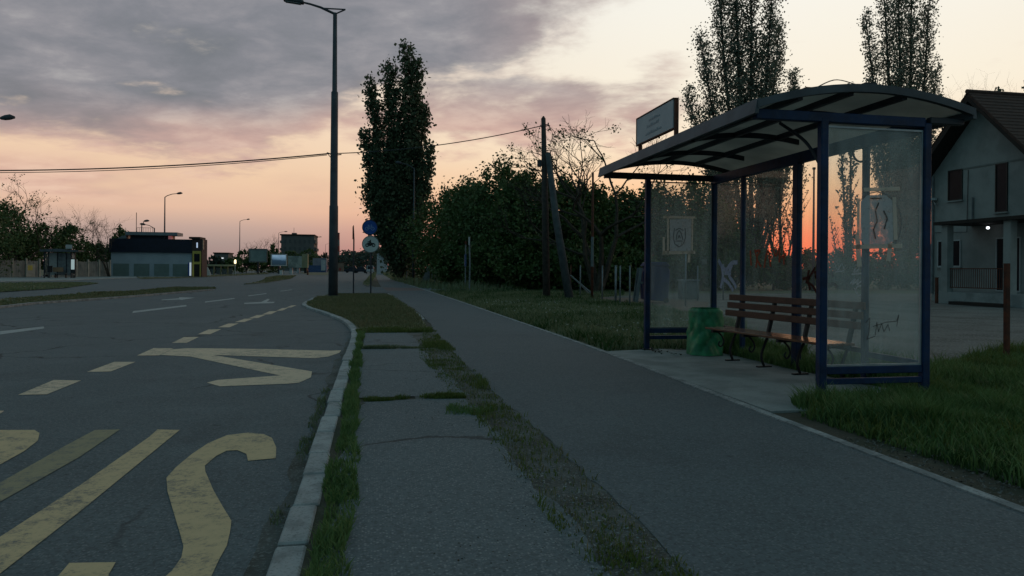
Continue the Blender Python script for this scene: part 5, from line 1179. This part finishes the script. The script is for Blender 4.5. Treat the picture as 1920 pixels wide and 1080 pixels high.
for k, (px, lab, wdt) in enumerate(((527, 'small white box standing under the backlit billboard', .5), (547, 'small white box standing under the pale stall', .3))):
    p = P3(px, 511, 138); t = thing('white_box', lab, 'box', (p[0], 138, ZR), 0, 'small white boxes by the far grass strip'); MB().b3(-wdt / 2, wdt / 2, -.15, .15, 0, .75).build('body', MT['whitesign'], t, world=False); MB().b3(-wdt / 2 - .03, wdt / 2 + .03, -.18, .18, .752, .8).build('lid', MT['frame'], t, world=False)
p = P3(634.5, 440, 600)
t = thing('chimney', 'tall distant red and white banded chimney beside the lamp pole', 'chimney', (p[0], 600, 0)); prof = 3.1
for k in range(6): MB().tube([(0, 0, k * 4.9), (0, 0, k * 4.9 + 4.88)], [1.35 - .06 * k, 1.29 - .06 * k], 10).build('band', MT['redwhite'] if k % 2 else MT['concpole'], t, world=False)
MB().tube([(0, 0, 29.4), (0, 0, 30.2)], [1.1, 1.1], 10).build('rim', MT['darksteel'], t, world=False)
p = P3(637, 505, 260)
t = thing('roadside_hut', 'small reddish brown hut below the striped chimney', 'hut', (p[0], 260, 0)); MB().b3(-1.2, 1.2, 0, 2, -.1, 3.2).build('wall', mat('hut_wall', (.22, .15, .11), (.17, .12, .09), 1, .8), t, world=False); MB().b3(-1.4, 1.4, -.2, 2.2, 3.2, 3.45).build('roof', MT['darkwood'], t, world=False); MB().b3(-.3, .5, -.06, -.01, .3, 1.3).build('red_panel', MT['redwhite'], t, world=False)
def car(label, px, Y, m, rz=0., van=False):
    p = P3(px, 505, Y); t = thing('parked_car', label, 'car', (p[0], Y, ZR), rz, 'cars at the far end of the road')
    z = .62 if not van else .9
    MB().prism([(-2.1, .35), (2.05, .35), (2.1, .85), (1.2, .98), (-2.05, .98), (-2.15, .7)], -.85, .85, 'yz').build('body', m, t, world=False, bevel=.05)
    MB().prism([(-1.35, .985), (1.0, .985), (.45, .98 + z), (-1.0, .98 + z)], -.76, .76, 'yz').build('cabin', m, t, world=False, bevel=.05)
    for y0, y1, n in ((-1.30, -1.10, 'rear_window'),):
        MB().prism([(-1.385, 1.05), (-1.36, 1.05), (-1.08, .9 + z), (-1.105, .9 + z)], -.62, .62, 'yz').build(n, MT['pane'], t, world=False)
    MB().prism([(1.02, 1.05), (1.05, 1.05), (.56, .9 + z), (.53, .9 + z)], -.62, .62, 'yz').build('windscreen', MT['pane'], t, world=False)
    for sx_ in (-1, 1):
        MB().b3(sx_ * .35, sx_ * .75, -2.2, -2.14, .68, .82).build('headlight', MT['frame'], t, world=False)
        for sy_ in (-1.3, 1.3): MB().tube([(sx_ * .7, sy_, .32), (sx_ * .88, sy_, .32)], .32, 12).build('wheel', MT['tyre'], t, world=False)
    return t
car('pale car parked at the far end beneath the round signs', 694, 172, MT['carwhite'], van=True)
car('dark car parked at the far end of the path', 713, 180, MT['cardark'])
car('dark car parked left of the pale car at the far end', 676, 190, MT['cardark'], rad(80))
car('dark parked car furthest left in the far row', 660, 200, MT['cardark'], rad(86))
p, q = P3(708, 505, 150), P3(721, 466, 150)
t = thing('white_shed', 'pale shed wall half hidden by the tall dense poplar at the path end', 'shed', (p[0] + .6, 150, 0))
MB().prism([(-.75, -.1), (1.4, -.1), (1.4, 2.4), (-.2, 4.0), (-.75, 4.6)], 0, 3, 'xz').build('wall', MT['carwhite'], t, world=False); MB().prism([(-.85, 4.62), (-.25, 4.02), (1.5, 2.42), (1.5, 2.54), (-.2, 4.16), (-.85, 4.76)], -.2, 3.2, 'xz').build('roof', MT['roofsheet'], t, world=False)
for px, lab, sh_ in ((788, 'pale leaning slab wall among the dark shrubs left of the white gate', 0), (828, 'pale broken board lying at the dark wood edge', 1)):
    p = at(px, 523)[:2]; p = P3(px, 523, 66)
    t = thing('slab_wall' if not sh_ else 'old_board', lab, 'wall' if not sh_ else 'board', (p[0], 58, 0))
    MB().prism([(-.5, 0), (.25, 0), (.25, 1.35), (.1, 1.42), (-.1, .9)] if not sh_ else [(-.3, .1), (.2, 0), (.3, .4), (.05, .75), (-.25, .6)], -.06, .06, 'xz').build('slab', MT['concpole'], t, world=False)
    for k in range(3): MB().b3(.4 + .22 * k, .47 + .22 * k, -.03, .03, 0, 1.2 - .15 * k).build('picket', MT['concpole'], t, world=False)
